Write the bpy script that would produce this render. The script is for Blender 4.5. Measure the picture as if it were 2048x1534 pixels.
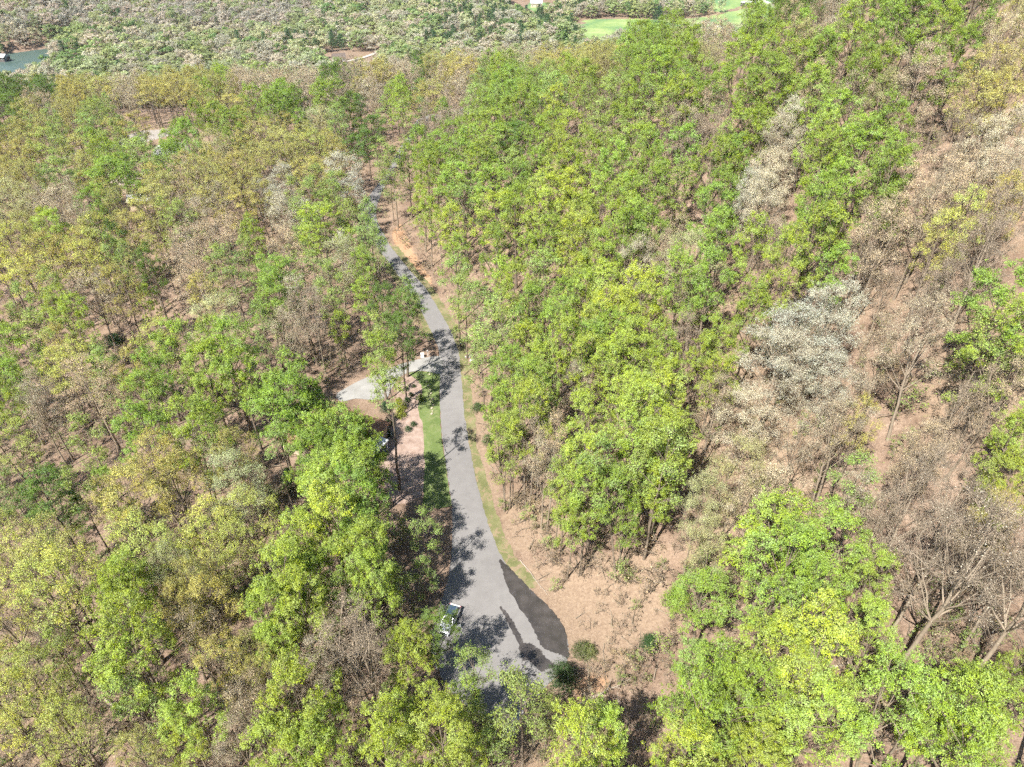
import bpy, math, random
import numpy as np
from mathutils import Vector, Matrix
from mathutils.geometry import tessellate_polygon

for o in list(bpy.data.objects):
    bpy.data.objects.remove(o, do_unlink=True)
SC = bpy.context.scene
COL = SC.collection
R = math.radians

# ------------------------------------------------------------------ camera, sky, sun, exposure
CAM_H, PITCH, FPX, W, H = 87.0, R(36.0), 1400.0, 2048.0, 1534.0
cam_d = bpy.data.cameras.new('camera')
cam_d.sensor_width = 36.0
cam_d.lens = 36.0 * FPX / W
cam_d.clip_start, cam_d.clip_end = 0.5, 12000.0
cam = bpy.data.objects.new('camera', cam_d)
cam.location = (0, 0, CAM_H)
cam.rotation_euler = (R(90) - PITCH, 0, 0)
COL.objects.link(cam)
SC.camera = cam

SUN_EL, SUN_AZ = R(52.0), math.atan2(-0.60, -0.80)     # towards the sun: behind the camera, to its left
world = bpy.data.worlds.new('World')
SC.world = world
world.use_nodes = True
wn = world.node_tree.nodes
wl = world.node_tree.links
wn.clear()
sky = wn.new('ShaderNodeTexSky')
sky.sky_type = 'NISHITA'
sky.sun_disc = False
sky.sun_elevation = SUN_EL
sky.sun_rotation = SUN_AZ
sky.altitude = 500
bgn = wn.new('ShaderNodeBackground')
bgn.inputs['Strength'].default_value = 0.08
wo = wn.new('ShaderNodeOutputWorld')
wl.new(sky.outputs[0], bgn.inputs[0])
wl.new(bgn.outputs[0], wo.inputs[0])

sun_d = bpy.data.lights.new('sun', 'SUN')
sun_d.energy = 5.0
sun_d.angle = R(0.55)
sun_d.color = (1.0, 0.97, 0.925)
sun = bpy.data.objects.new('sun', sun_d)
to_sun = Vector((math.cos(SUN_EL) * math.sin(SUN_AZ), math.cos(SUN_EL) * math.cos(SUN_AZ), math.sin(SUN_EL)))
sun.rotation_euler = to_sun.to_track_quat('Z', 'Y').to_euler()
sun.location = to_sun * 300
COL.objects.link(sun)

SC.view_settings.view_transform = 'Standard'
SC.view_settings.look = 'None'
SC.view_settings.exposure = 1.45
SC.view_settings.gamma = 1.0
SC.view_settings.use_curve_mapping = False
SC.render.engine = 'CYCLES'
SC.cycles.max_bounces = 3
SC.cycles.diffuse_bounces = 2
SC.cycles.glossy_bounces = 1
SC.cycles.transmission_bounces = 2
SC.cycles.transparent_max_bounces = 4
SC.cycles.volume_bounces = 0
SC.cycles.use_denoising = False
SC.cycles.use_adaptive_sampling = True
SC.cycles.adaptive_threshold = .06
SC.cycles.adaptive_min_samples = 24
SC.cycles.caustics_reflective = False
SC.cycles.caustics_refractive = False

rng = np.random.default_rng(7)
rnd = random.Random(11)

# ------------------------------------------------------------------ survey: photograph pixel -> ground
CP, SP = math.cos(PITCH), math.sin(PITCH)
def ray(px, py):
    a, b = (px - W / 2) / FPX, -(py - H / 2) / FPX
    return np.array([a, CP + b * SP, -SP + b * CP])
def at(px, py, z=0.0):
    d = ray(px, py)
    t = (z - CAM_H) / d[2]
    return d[0] * t, d[1] * t
def project(x, y, z):
    x, y, z = np.asarray(x, float), np.asarray(y, float), np.asarray(z, float) - CAM_H
    zc = y * CP - z * SP
    return W / 2 + FPX * x / zc, H / 2 - FPX * (y * SP + z * CP) / zc, zc
def plot(pts, z=0.0):
    return np.array([at(a, b, z) for a, b in pts])

RIGHT_EDGE = [(1000,1446),(1060,1405),(1100,1365),(1130,1330),(1137,1305),(1134,1280),(1122,1252),(1098,1216),(1056,1174),(1010,1124),(985,1070),(968,1020),
  (955,970),(944,920),(935,870),(928,820),(924,770),(921,735),(917,705),(905,670),(890,640),(872,610),(850,575),(826,548),(796,511),(782,494),(770,473),
  (758,450),(752,428),(757,403),(770,372),(785,345),(805,312),(828,272),(845,250),(870,240),(905,235)]
LEFT_EDGE = [(900,226),(850,231),(830,245),(818,268),(800,294),(785,320),(766,354),(744,384),(724,412),(722,428),(733,455),(746,480),(758,500),(776,524),
  (806,564),(832,602),(852,643),(868,675),(878,706),(879,746),(880,800),(882,850),(888,900),(894,945),(900,985),(904,1020),(905,1060),(903,1110),(896,1160),
  (880,1210),(866,1255),(862,1300),(876,1345),(915,1395),(960,1432)]
ROAD = plot(RIGHT_EDGE + LEFT_EDGE)
RE, LE = plot(RIGHT_EDGE), plot(LEFT_EDGE)
_cy = np.linspace(58, 345, 90)
_ri = np.argsort(RE[4:, 1]); _li = np.argsort(LE[:, 1])
_xr = np.interp(_cy, RE[4:, 1][_ri], RE[4:, 0][_ri])
_xl = np.interp(_cy, LE[:, 1][_li], LE[:, 0][_li])

def inside(poly, x, y):
    x, y = np.asarray(x, float), np.asarray(y, float)
    r = np.zeros(x.shape, bool)
    n = len(poly)
    j = n - 1
    for i in range(n):
        xi, yi = poly[i]; xj, yj = poly[j]
        c = ((yi > y) != (yj > y))
        r ^= c & (x < (xj - xi) * (y - yi) / (yj - yi + 1e-9) + xi)
        j = i
    return r
def sd1(poly, x, y):
    """signed distance of one point, plain python"""
    best, ins = 1e18, False
    xj, yj = poly[-1]
    for xi, yi in poly:
        if (yi > y) != (yj > y) and x < (xj - xi) * (y - yi) / (yj - yi) + xi: ins = not ins
        vx, vy = xj - xi, yj - yi
        t = ((x - xi) * vx + (y - yi) * vy) / (vx * vx + vy * vy + 1e-12)
        t = 0.0 if t < 0 else 1.0 if t > 1 else t
        d = (x - xi - t * vx) ** 2 + (y - yi - t * vy) ** 2
        if d < best: best = d
        xj, yj = xi, yi
    return -math.sqrt(best) if ins else math.sqrt(best)
def edge_dist(poly, x, y, closed=True):
    x, y = np.asarray(x, float), np.asarray(y, float)
    d = np.full(x.shape, 1e9)
    n = len(poly)
    for i in range(n if closed else n - 1):
        a, b = poly[i], poly[(i + 1) % n]
        vx, vy = b[0] - a[0], b[1] - a[1]
        L = vx * vx + vy * vy + 1e-9
        t = np.clip(((x - a[0]) * vx + (y - a[1]) * vy) / L, 0, 1)
        d = np.minimum(d, np.hypot(x - a[0] - t * vx, y - a[1] - t * vy))
    return d
def sdist(poly, x, y):
    d = edge_dist(poly, x, y)
    return np.where(inside(poly, x, y), -d, d)
def near_dist(poly, x, y, far):
    """signed distance, worked out only around the polygon"""
    poly = np.asarray(poly)
    a, b = poly.min(0) - far, poly.max(0) + far
    m = (x > a[0]) & (x < b[0]) & (y > a[1]) & (y < b[1])
    d = np.full(np.shape(x), far * 1.0)
    if np.any(m):
        if d.ndim == 0: return np.minimum(sd1(poly.tolist(), float(x), float(y)), far)
        d[m] = np.minimum(sdist(poly, x[m], y[m]), far)
    return d
def sstep(a, b, v):
    t = np.clip((v - a) / (b - a), 0, 1)
    return t * t * (3 - 2 * t)

LAKE_Z = -42.0
LAKE = plot([(-260,172),(-260,118),(-60,112),(0,110),(71,101),(123,94),(150,86),(138,100),(112,112),(96,132),(84,148),(104,158),(60,176)], LAKE_Z)
def undulate(x, y):
    return (1.3 * np.sin(x * .043 + y * .021 + 1.0) + 1.1 * np.sin(y * .052 - x * .018 + 2.2) + .7 * np.sin(x * .11 + .6) * np.sin(y * .097 + 1.1)
            + .3 * np.sin(x * .31 + y * .13) * np.sin(y * .27 - x * .11))
def terrain(x, y):
    x, y = np.asarray(x, float), np.asarray(y, float)
    xr, xl = np.interp(y, _cy, _xr), np.interp(y, _cy, _xl)
    xr = xr + np.maximum(0, 60 - y) * .18
    dr = near_dist(ROAD, x, y, 40.)
    u = x - xr
    v = u - 9
    rise = .47 * (v + np.sqrt(v * v + 40)) * .5 + .0009 * np.clip(u - 30, 0, 80) ** 2
    g = 1 - sstep(150, 400, y - .06 * np.clip(x, 0, 200))
    z = np.where(u > 0, rise, 0) * sstep(.6, 7.5, dr) * g
    z = np.minimum(z, 74 + .15 * (z - 74))
    z = z - np.clip(.07 * (xl - x - 34), 0, 9) * sstep(5, 20, dr)
    z = z + undulate(x, y) * sstep(7, 34, dr) * np.where(x < xl, sstep(26, 50, xl - x), 1) * .8
    drop = sstep(0, 130, y - (366 + .13 * np.minimum(x, 60) + 10 * np.sin(x * .02)))
    far = -38 + 2.5 * np.sin(x * .013 + 1) * np.sin(y * .011) + 1.5 * np.sin(x * .03 + y * .02)
    far = far + 60 * sstep(760, 1150, y - .55 * (x + 520)) * sstep(-150, -420, x) + 30 * sstep(1050, 1700, y)
    z = z * (1 - drop) + far * drop
    dl = near_dist(LAKE, x, y, 40.)
    lk = sstep(26, -6, dl)
    return z * (1 - lk) + (LAKE_Z - 2.5) * lk

# ------------------------------------------------------------------ mesh helpers
class Geo:
    def __init__(s):
        s.v, s.q, s.m, s.r, s.n = [], [], [], [], 0
    def add(s, v, q, mat=0, r=.5):
        v = np.asarray(v, float).reshape(-1, 3); q = np.asarray(q, int).reshape(-1, 4)
        s.v.append(v); s.q.append(q + s.n); s.n += len(v)
        s.m.append(np.full(len(q), mat) if np.isscalar(mat) else mat)
        s.r.append(np.full(len(q), r) if np.isscalar(r) else r)
    def tube(s, pts, rad, k=5, mat=0):
        pts = np.asarray(pts, float); rad = np.asarray(rad, float)
        n = len(pts)
        t = np.gradient(pts, axis=0)
        t /= np.linalg.norm(t, axis=1)[:, None] + 1e-9
        up = np.where(np.abs(t[:, 2:3]) > .9, np.array([[1., 0, 0]]), np.array([[0, 0, 1.]]))
        a = np.cross(t, up); a /= np.linalg.norm(a, axis=1)[:, None] + 1e-9
        b = np.cross(t, a)
        ph = np.arange(k) * 2 * math.pi / k
        v = pts[:, None] + rad[:, None, None] * (np.cos(ph)[None, :, None] * a[:, None] + np.sin(ph)[None, :, None] * b[:, None])
        i, j = np.meshgrid(np.arange(n - 1), np.arange(k), indexing='ij')
        j2 = (j + 1) % k
        q = np.stack([i * k + j, i * k + j2, (i + 1) * k + j2, (i + 1) * k + j], -1)
        s.add(v, q, mat, rnd.random())
    def twigs(s, p0, p1, r0, mat=0):
        n = len(p0)
        d = p1 - p0
        a = np.cross(d, rng.normal(size=(n, 3))); a /= np.linalg.norm(a, axis=1)[:, None] + 1e-9
        b = np.cross(d, a); b /= np.linalg.norm(b, axis=1)[:, None] + 1e-9
        vs = []
        for k in range(3):
            o = math.cos(k * 2.0944) * a + math.sin(k * 2.0944) * b
            vs.append(p0 + o * r0); vs.append(p1 + o * r0 * .35)
        v = np.stack(vs, 1)
        base = np.arange(n)[:, None] * 6
        q = np.concatenate([base + np.array([[0, 2, 3, 1]]), base + np.array([[2, 4, 5, 3]]), base + np.array([[4, 0, 1, 5]])], 0)
        s.add(v, q, mat, rng.random(len(q)))
    def leaves(s, c, nrm, size, mat=0, aspect=.62, clump=None):
        n = len(c)
        nrm = nrm / (np.linalg.norm(nrm, axis=1)[:, None] + 1e-9)
        a = np.cross(nrm, rng.normal(size=(n, 3))); a /= np.linalg.norm(a, axis=1)[:, None] + 1e-9
        b = np.cross(nrm, a)
        sz = (size * rng.uniform(.45, 1.5, n))[:, None]
        v = np.stack([c - a * sz * .5, c + b * sz * .5 * aspect + nrm * sz * .12, c + a * sz * .5, c - b * sz * .5 * aspect + nrm * sz * .12], 1)
        q = np.arange(n * 4).reshape(n, 4)
        lr_ = rng.random(n)
        if clump is not None: lr_ = (np.floor(clump * 16) + lr_ * .98) / 16.01
        s.add(v, q, mat, lr_)
    def mesh(s, name, mats, smooth=None):
        v, q, m, r = np.concatenate(s.v), np.concatenate(s.q), np.concatenate(s.m), np.concatenate(s.r)
        me = bpy.data.meshes.new(name)
        me.vertices.add(len(v)); me.vertices.foreach_set('co', v.astype(np.float32).ravel())
        me.loops.add(len(q) * 4); me.loops.foreach_set('vertex_index', q.astype(np.int32).ravel())
        me.polygons.add(len(q)); me.polygons.foreach_set('loop_start', np.arange(0, len(q) * 4, 4, dtype=np.int32))
        me.polygons.foreach_set('material_index', m.astype(np.int32))
        at_ = me.attributes.new('rnd', 'FLOAT', 'FACE'); at_.data.foreach_set('value', r.astype(np.float32))
        for mm in mats: me.materials.append(mm)
        if smooth is not None:
            me.polygons.foreach_set('use_smooth', np.isin(m, smooth))
        me.update(); me.validate()
        return me

class Box:
    """collects boxes, prisms and rings; build() links them as one mesh object"""
    def __init__(s): s.v, s.f, s.mi = [], [], []
    def poly(s, v, f, mi=0):
        n = len(s.v); s.v += [tuple(p) for p in v]; s.f += [tuple(i + n for i in g) for g in f]; s.mi += [mi] * len(f); return s
    def box(s, x0, x1, y0, y1, z0, z1, mi=0, taper=0.0):
        t = taper
        v = [(x0,y0,z0),(x1,y0,z0),(x1,y1,z0),(x0,y1,z0),(x0+t,y0+t,z1),(x1-t,y0+t,z1),(x1-t,y1-t,z1),(x0+t,y1-t,z1)]
        return s.poly(v, [(3,2,1,0),(4,5,6,7),(0,1,5,4),(1,2,6,5),(2,3,7,6),(3,0,4,7)], mi)
    def cyl(s, c, axis, r, h, k=14, mi=0):
        ax = Vector(axis).normalized(); a = ax.orthogonal().normalized(); b = ax.cross(a); c = Vector(c)
        v = []
        for e in (0, h):
            for i in range(k):
                w = 2 * math.pi * i / k
                v.append(c + ax * e + a * r * math.cos(w) + b * r * math.sin(w))
        f = [(i, (i+1) % k, k + (i+1) % k, k + i) for i in range(k)] + [tuple(range(k-1, -1, -1)), tuple(range(k, 2*k))]
        return s.poly(v, f, mi)
    def build(s, name, mats, parent=None, smooth=False):
        me = bpy.data.meshes.new(name)
        me.from_pydata([tuple(map(float, p)) for p in s.v], [], s.f)
        for m in (mats if isinstance(mats, (list, tuple)) else [mats]): me.materials.append(m)
        me.polygons.foreach_set('material_index', s.mi)
        if smooth: me.polygons.foreach_set('use_smooth', [True] * len(s.f))
        me.update()
        o = bpy.data.objects.new(name, me); COL.objects.link(o)
        if parent: o.parent = parent
        return o

def tag(o, label=None, cat=None, group=None, kind=None):
    if label: o['label'] = label
    if cat: o['category'] = cat
    if group: o['group'] = group
    if kind: o['kind'] = kind
    return o
def empty(name, loc=(0, 0, 0), rz=0.0):
    o = bpy.data.objects.new(name, None)
    o.empty_display_size = .5
    o.location = loc; o.rotation_euler = (0, 0, rz); COL.objects.link(o)
    return o
def link(name, me, parent=None):
    o = bpy.data.objects.new(name, me); COL.objects.link(o)
    if parent: o.parent = parent
    return o

# ------------------------------------------------------------------ materials
class Mat:
    def __init__(s, name):
        s.m = bpy.data.materials.new(name); s.m.use_nodes = True
        s.t = s.m.node_tree; s.t.nodes.clear()
        s.out = s.n('ShaderNodeOutputMaterial')
    def n(s, t, **kw):
        x = s.t.nodes.new(t)
        for k, v in kw.items():
            if k.startswith('i_'): x.inputs[int(k[2:])].default_value = v
            else: setattr(x, k, v)
        return x
    def l(s, a, b): s.t.links.new(a, b)
    def val(s, v):
        x = s.n('ShaderNodeValue'); x.outputs[0].default_value = v; return x.outputs[0]
    def math(s, op, a, b=None, c=None, clamp=False):
        x = s.n('ShaderNodeMath', operation=op, use_clamp=clamp)
        for i, q in enumerate((a, b, c)):
            if q is None: continue
            if isinstance(q, (int, float)): x.inputs[i].default_value = q
            else: s.l(q, x.inputs[i])
        return x.outputs[0]
    def noise(s, scale, detail=4, rough=.6, vec=None, dist=0.0):
        x = s.n('ShaderNodeTexNoise'); x.inputs['Scale'].default_value = scale; x.inputs['Detail'].default_value = detail
        x.inputs['Roughness'].default_value = rough; x.inputs['Distortion'].default_value = dist
        if vec is not None: s.l(vec, x.inputs['Vector'])
        return x.outputs['Fac']
    def pos(s, obj=False):
        return s.n('ShaderNodeTexCoord').outputs['Object'] if obj else s.n('ShaderNodeNewGeometry').outputs['Position']
    def ramp(s, fac, stops):
        x = s.n('ShaderNodeValToRGB'); e = x.color_ramp.elements
        while len(e) < len(stops): e.new(.5)
        for i, (p, c) in enumerate(stops):
            e[i].position = p; e[i].color = (c[0], c[1], c[2], 1) if not isinstance(c, (int, float)) else (c, c, c, 1)
        s.l(fac, x.inputs[0]); return x.outputs[0]
    def mix(s, f, a, b, mode='MIX'):
        x = s.n('ShaderNodeMix', data_type='RGBA', blend_type=mode)
        for i, q in ((0, f), (6, a), (7, b)):
            if isinstance(q, (int, float)): x.inputs[i].default_value = q
            elif isinstance(q, tuple): x.inputs[i].default_value = (q[0], q[1], q[2], 1)
            else: s.l(q, x.inputs[i])
        return x.outputs[2]
    def attr(s, name, typ='GEOMETRY'):
        return s.n('ShaderNodeAttribute', attribute_name=name, attribute_type=typ)
    def bump(s, h, strength=.4, dist=.05):
        x = s.n('ShaderNodeBump'); x.inputs['Strength'].default_value = strength; x.inputs['Distance'].default_value = dist
        s.l(h, x.inputs['Height']); return x.outputs[0]
    def pbr(s, col, rough=.8, spec=.3, metal=0.0, normal=None, coat=0.0):
        x = s.n('ShaderNodeBsdfPrincipled')
        for k, q in (('Base Color', col), ('Roughness', rough), ('Specular IOR Level', spec), ('Metallic', metal), ('Coat Weight', coat)):
            if isinstance(q, (int, float)): x.inputs[k].default_value = q
            elif isinstance(q, tuple): x.inputs[k].default_value = (q[0], q[1], q[2], 1)
            else: s.l(q, x.inputs[k])
        if normal is not None: s.l(normal, x.inputs['Normal'])
        return x
    def done(s, sh):
        s.l(sh.outputs[0], s.out.inputs['Surface']); return s.m

def plain(name, col, rough=.7, spec=.3, metal=0.0, var=.18, scale=3.0, coat=0.0):
    m = Mat(name)
    f = m.noise(scale, 4, .6, m.pos(True))
    c = m.mix(m.math('MULTIPLY', f, 1.0), tuple(x * (1 - var) for x in col), tuple(min(1, x * (1 + var)) for x in col))
    return m.done(m.pbr(c, rough, spec, metal, coat=coat))

def leaf_material():
    m = Mat('leaves')
    tint = m.attr('tint', 'INSTANCER').outputs['Color']
    r = m.attr('rnd').outputs['Fac']
    hs = m.n('ShaderNodeHueSaturation')
    m.l(tint, hs.inputs['Color'])
    m.l(m.math('MULTIPLY_ADD', r, .016, .493), hs.inputs['Hue'])
    m.l(m.math('MULTIPLY_ADD', r, -.3, 1.1), hs.inputs['Saturation'])
    m.l(m.math('ADD', m.math('MULTIPLY_ADD', m.math('FRACT', m.math('MULTIPLY', r, 16.01)), .6, .55), m.math('MULTIPLY', m.math('FRACT', m.math('MULTIPLY', m.math('FLOOR', m.math('MULTIPLY', r, 16.01)), .381)), .32)), hs.inputs['Value'])
    p = m.pbr(hs.outputs[0], .5, .25)
    tr = m.n('ShaderNodeBsdfTranslucent')
    m.l(m.mix(1.0, hs.outputs[0], (1.0, 1.0, .62), 'MULTIPLY'), tr.inputs[0])
    ms = m.n('ShaderNodeMixShader'); ms.inputs[0].default_value = .4
    m.l(p.outputs[0], ms.inputs[1]); m.l(tr.outputs[0], ms.inputs[2])
    return m.done(ms)
def bark_material():
    m = Mat('bark')
    p = m.pos(True)
    f = m.noise(2.2, 5, .65, p)
    r = m.attr('btone', 'INSTANCER').outputs['Fac']
    a = m.mix(f, (.05, .038, .028), (.19, .148, .108))
    b = m.mix(f, (.15, .115, .08), (.36, .295, .215))
    c = m.mix(r, a, b)
    return m.done(m.pbr(c, .9, .1, normal=m.bump(m.noise(9, 3, .7, p), .6, .03)))
LEAF, BARK = leaf_material(), bark_material()

def ground_material():
    m = Mat('forest_floor')
    p = m.pos()
    big, mid, fine, vf = m.noise(.035, 4, .6, p), m.noise(.22, 5, .65, p), m.noise(2.2, 8, .85, p, .8), m.noise(6, 5, .85, p, .5)
    litter = m.ramp(m.math('ADD', m.math('MULTIPLY', mid, .4), m.math('MULTIPLY', fine, .6)),
                    [(.3, (.065, .041, .028)), (.42, (.135, .09, .062)), (.53, (.22, .155, .11)), (.66, (.32, .24, .178)), (.78, (.43, .345, .265))])
    litter = m.mix(m.math('MULTIPLY', sharp(m, big, .48, .62), .5), litter, (.25, .18, .115))
    litter = m.mix(m.math('MULTIPLY', sharp(m, vf, .5, .62), .75), litter, (.06, .04, .028))
    litter = m.mix(m.math('MULTIPLY', sharp(m, m.noise(.5, 6, .75, p, 1.0), .6, .68), .35), litter, (.14, .16, .05))
    clay = m.ramp(m.math('ADD', m.math('MULTIPLY', fine, .6), m.math('MULTIPLY', mid, .4)), [(.32, (.19, .095, .048)), (.5, (.30, .185, .11)), (.68, (.38, .28, .185))])
    dry = m.ramp(m.math('ADD', m.math('MULTIPLY', fine, .65), m.math('MULTIPLY', vf, .35)), [(.3, (.08, .052, .034)), (.45, (.175, .122, .083)), (.58, (.265, .195, .135)), (.75, (.40, .32, .235))])
    mead = m.ramp(m.math('ADD', m.math('MULTIPLY', m.noise(.03, 3, .5, p), .7), m.math('MULTIPLY', m.noise(.3, 4, .6, p), .3)),
                  [(.38, (.09, .165, .07)), (.5, (.17, .235, .08)), (.62, (.25, .29, .12))])
    grav = m.ramp(fine, [(.3, (.17, .15, .13)), (.7, (.31, .28, .245))])
    c = litter
    for nm, cc in (('dry', dry), ('clay', clay), ('meadow', mead), ('gravel', grav)):
        f = m.attr(nm).outputs['Fac']
        f = sharp(m, m.math('MULTIPLY_ADD', m.math('SUBTRACT', m.noise(.9, 5, .7, p), .5), .7, f), .35, .65)
        c = m.mix(f, c, cc)
    h = m.math('ADD', m.math('MULTIPLY', fine, .6), m.math('MULTIPLY', vf, .4))
    return m.done(m.pbr(c, .95, .1, normal=m.bump(h, .7, .18)))
def sharp(m, f, a, b):
    x = m.n('ShaderNodeMapRange', interpolation_type='SMOOTHSTEP')
    m.l(f, x.inputs[0]); x.inputs[1].default_value = a; x.inputs[2].default_value = b
    return x.outputs[0]
def asphalt_material():
    m = Mat('asphalt')
    p = m.pos()
    big, mid, fine = m.noise(.06, 3, .5, p), m.noise(.7, 5, .6, p), m.noise(14, 3, .7, p)
    f = m.math('ADD', m.math('MULTIPLY', big, .45), m.math('ADD', m.math('MULTIPLY', mid, .35), m.math('MULTIPLY', fine, .2)))
    c = m.ramp(f, [(.36, (.135, .126, .118)), (.5, (.16, .15, .141)), (.64, (.185, .174, .163))])
    c = m.mix(m.math('MULTIPLY', sharp(m, m.noise(.35, 6, .7, p, 1.5), .56, .72), .3), c, (.11, .104, .098))
    c = m.mix(m.math('MULTIPLY', sharp(m, m.noise(.9, 7, .8, p, 2.5), .62, .7), .15), c, (.22, .195, .16))
    c = m.mix(m.math('MULTIPLY', sharp(m, m.noise(.12, 2, .5, p, 6.0), .495, .5), .0), c, (.06, .06, .06))
    return m.done(m.pbr(c, .85, .25, normal=m.bump(fine, .3, .02)))
def wet_material():
    m = Mat('wet_asphalt')
    p = m.pos()
    f = m.noise(.5, 5, .6, p)
    c = m.ramp(f, [(.35, (.034, .03, .027)), (.65, (.058, .05, .045))])
    return m.done(m.pbr(c, m.ramp(f, [(.4, .22), (.7, .5)]), .5, normal=m.bump(m.noise(12, 3, .6, p), .12, .02)))
def concrete_material():
    m = Mat('concrete')
    p = m.pos()
    f = m.math('ADD', m.math('MULTIPLY', m.noise(.3, 5, .6, p), .6), m.math('MULTIPLY', m.noise(5, 3, .6, p), .4))
    c = m.ramp(f, [(.36, (.17, .162, .147)), (.5, (.225, .216, .197)), (.66, (.285, .274, .25))])
    return m.done(m.pbr(c, .9, .2))
def grass_material(name, a, b, c3, sc=.35, bare=None):
    m = Mat(name)
    p = m.pos()
    f = m.math('ADD', m.math('MULTIPLY', m.noise(sc, 5, .65, p), .6), m.math('MULTIPLY', m.noise(6, 4, .75, p), .4))
    c = m.ramp(f, [(.36, a), (.5, b), (.64, c3)])
    if bare: c = m.mix(m.math('MULTIPLY', sharp(m, m.noise(.55, 6, .75, p, .8), .5, .6), .8), c, bare)
    return m.done(m.pbr(c, .9, .15, normal=m.bump(m.noise(9, 4, .8, p), .7, .08)))
def water_material():
    m = Mat('lake_water')
    p = m.pos()
    c = m.ramp(m.noise(.02, 2, .5, p), [(.35, (.05, .08, .066)), (.65, (.068, .10, .082))])
    return m.done(m.pbr(c, .35, .2, normal=m.bump(m.noise(.9, 4, .6, p), .12, .1)))
def roof_material(name, col, step=.22):
    m = Mat(name)
    p = m.pos(True)
    br = m.n('ShaderNodeTexBrick'); m.l(p, br.inputs['Vector']); br.inputs['Scale'].default_value = 3.0
    br.inputs['Mortar Size'].default_value = .03
    br.inputs['Color1'].default_value = (*[x * .8 for x in col], 1); br.inputs['Color2'].default_value = (*[x * 1.2 for x in col], 1)
    br.inputs['Mortar'].default_value = (*[x * .5 for x in col], 1)
    c = m.mix(.5, br.outputs[0], m.ramp(m.noise(1.5, 5, .7, p), [(.3, tuple(x * .7 for x in col)), (.7, tuple(x * 1.3 for x in col))]))
    return m.done(m.pbr(c, .9, .15))
M_ASPH, M_WET, M_CONC, M_GROUND = asphalt_material(), wet_material(), concrete_material(), ground_material()
M_VERGE = grass_material('verge_grass', (.085, .092, .035), (.13, .13, .055), (.21, .185, .10), .35, (.225, .16, .105))
M_LAWN = grass_material('lawn_grass', (.07, .10, .028), (.105, .14, .043), (.15, .175, .065), .25, (.15, .165, .07))
M_MULCH = grass_material('mulch', (.16, .105, .08), (.26, .19, .15), (.34, .26, .215), .6)
M_WATER = water_material()

# ------------------------------------------------------------------ the setting
MEADOW = [plot([(1158,42),(1190,40),(1300,43),(1340,39),(1440,27),(1500,20),(1575,12),(1570,45),(1500,60),(1400,66),(1320,76),(1255,72),(1205,58)], -38),
          plot([(1375,-6),(1500,-6),(1490,16),(1440,24),(1398,18)], -38), plot([(1500,-6),(1590,-6),(1585,16),(1520,14)], -38),
          plot([(1150,48),(1200,50),(1330,70),(1300,92),(1180,98),(1150,86)], -38), plot([(1235,-8),(1310,-8),(1305,4),(1240,6)], -38),
          plot([(1052,12),(1062,0),(1100,4),(1112,14),(1070,22)], -38)]
CLAY = [plot([(783,468),(797,446),(812,474),(832,515),(862,558),(868,590),(846,572),(824,545),(797,510)]), plot([(1146,1345),(1172,1322),(1220,1330),(1225,1352),(1190,1366),(1152,1368)], 3),
        plot([(1095,1420),(1120,1402),(1170,1405),(1170,1420),(1128,1430)], 1), plot([(840,1290),(858,1285),(872,1330),(862,1352),(842,1340)])]
DRY = [plot([(258,240),(262,214),(384,208),(398,236),(352,248)]), plot([(398,292),(402,266),(452,262),(455,285),(430,296)]), plot([(812,252),(828,226),(912,218),(920,240),(880,252)]), plot([(225,6),(250,4),(252,-4),(226,-4)], -20), plot([(655,108),(690,100),(700,128),(660,132)], -38),
       plot([(1190,1250),(1265,1245),(1275,1300),(1215,1330),(1180,1300)], 5), plot([(735,392),(776,364),(800,380),(800,440),(772,440),(757,415)]), plot([(1020,1100),(1330,1120),(1330,1250),(1150,1290),(1090,1180)], 3), plot([(1000,960),(1100,1000),(1130,1100),(1010,1080)], 2),
       plot([(585,70),(612,70),(618,116),(592,112)], -38), plot([(925,700),(960,760),(985,900),(1000,980),(975,1000),(945,900),(930,800)], 1)]
GRAVEL = [plot([(112,282),(118,268),(165,262),(225,248),(272,236),(352,240),(356,252),(300,262),(230,268),(165,280)]),
          plot([(860,232),(905,216),(960,218),(950,236),(880,240)])]
HOUSE_C, HOUSE_RZ = (-33.2, 100.5), R(-25)

def axis(stops):
    out = [stops[0][0]]
    for (a, s0), (b, s1) in zip(stops, stops[1:]):
        x = a
        while x < b - 1e-6:
            t = (x - a) / (b - a)
            x = min(b, x + s0 + (s1 - s0) * t)
            out.append(x)
    return np.array(out)
gx = axis([(-3200, 160), (-900, 26), (-260, 6), (-70, 1.7), (80, 1.7), (260, 5), (900, 26), (3200, 160)])
gy = axis([(-160, 22), (20, 4), (45, 1.6), (170, 2.0), (400, 4.5), (1100, 16), (5200, 260)])
GX, GY = np.meshgrid(gx, gy)
GZ = terrain(GX, GY)
GZ = GZ - .06
nx, ny = len(gx), len(gy)
gv = np.stack([GX, GY, GZ], -1).reshape(-1, 3)
ii, jj = np.meshgrid(np.arange(ny - 1), np.arange(nx - 1), indexing='ij')
gq = np.stack([ii * nx + jj, ii * nx + jj + 1, (ii + 1) * nx + jj + 1, (ii + 1) * nx + jj], -1).reshape(-1, 4)
gg = Geo(); gg.add(gv, gq)
gme = gg.mesh('ground', [M_GROUND], smooth=[0])
def zone(name, polys, soft):
    f = np.zeros(GX.shape)
    for p in polys:
        f = np.maximum(f, 1 - sstep(-soft, soft, sdist(p, GX, GY)))
    a = gme.attributes.new(name, 'FLOAT', 'POINT'); a.data.foreach_set('value', f.astype(np.float32).ravel())
zone('clay', CLAY, 2.0); zone('dry', DRY, 4.0); zone('meadow', MEADOW, 6.0); zone('gravel', GRAVEL, 2.0)
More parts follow.
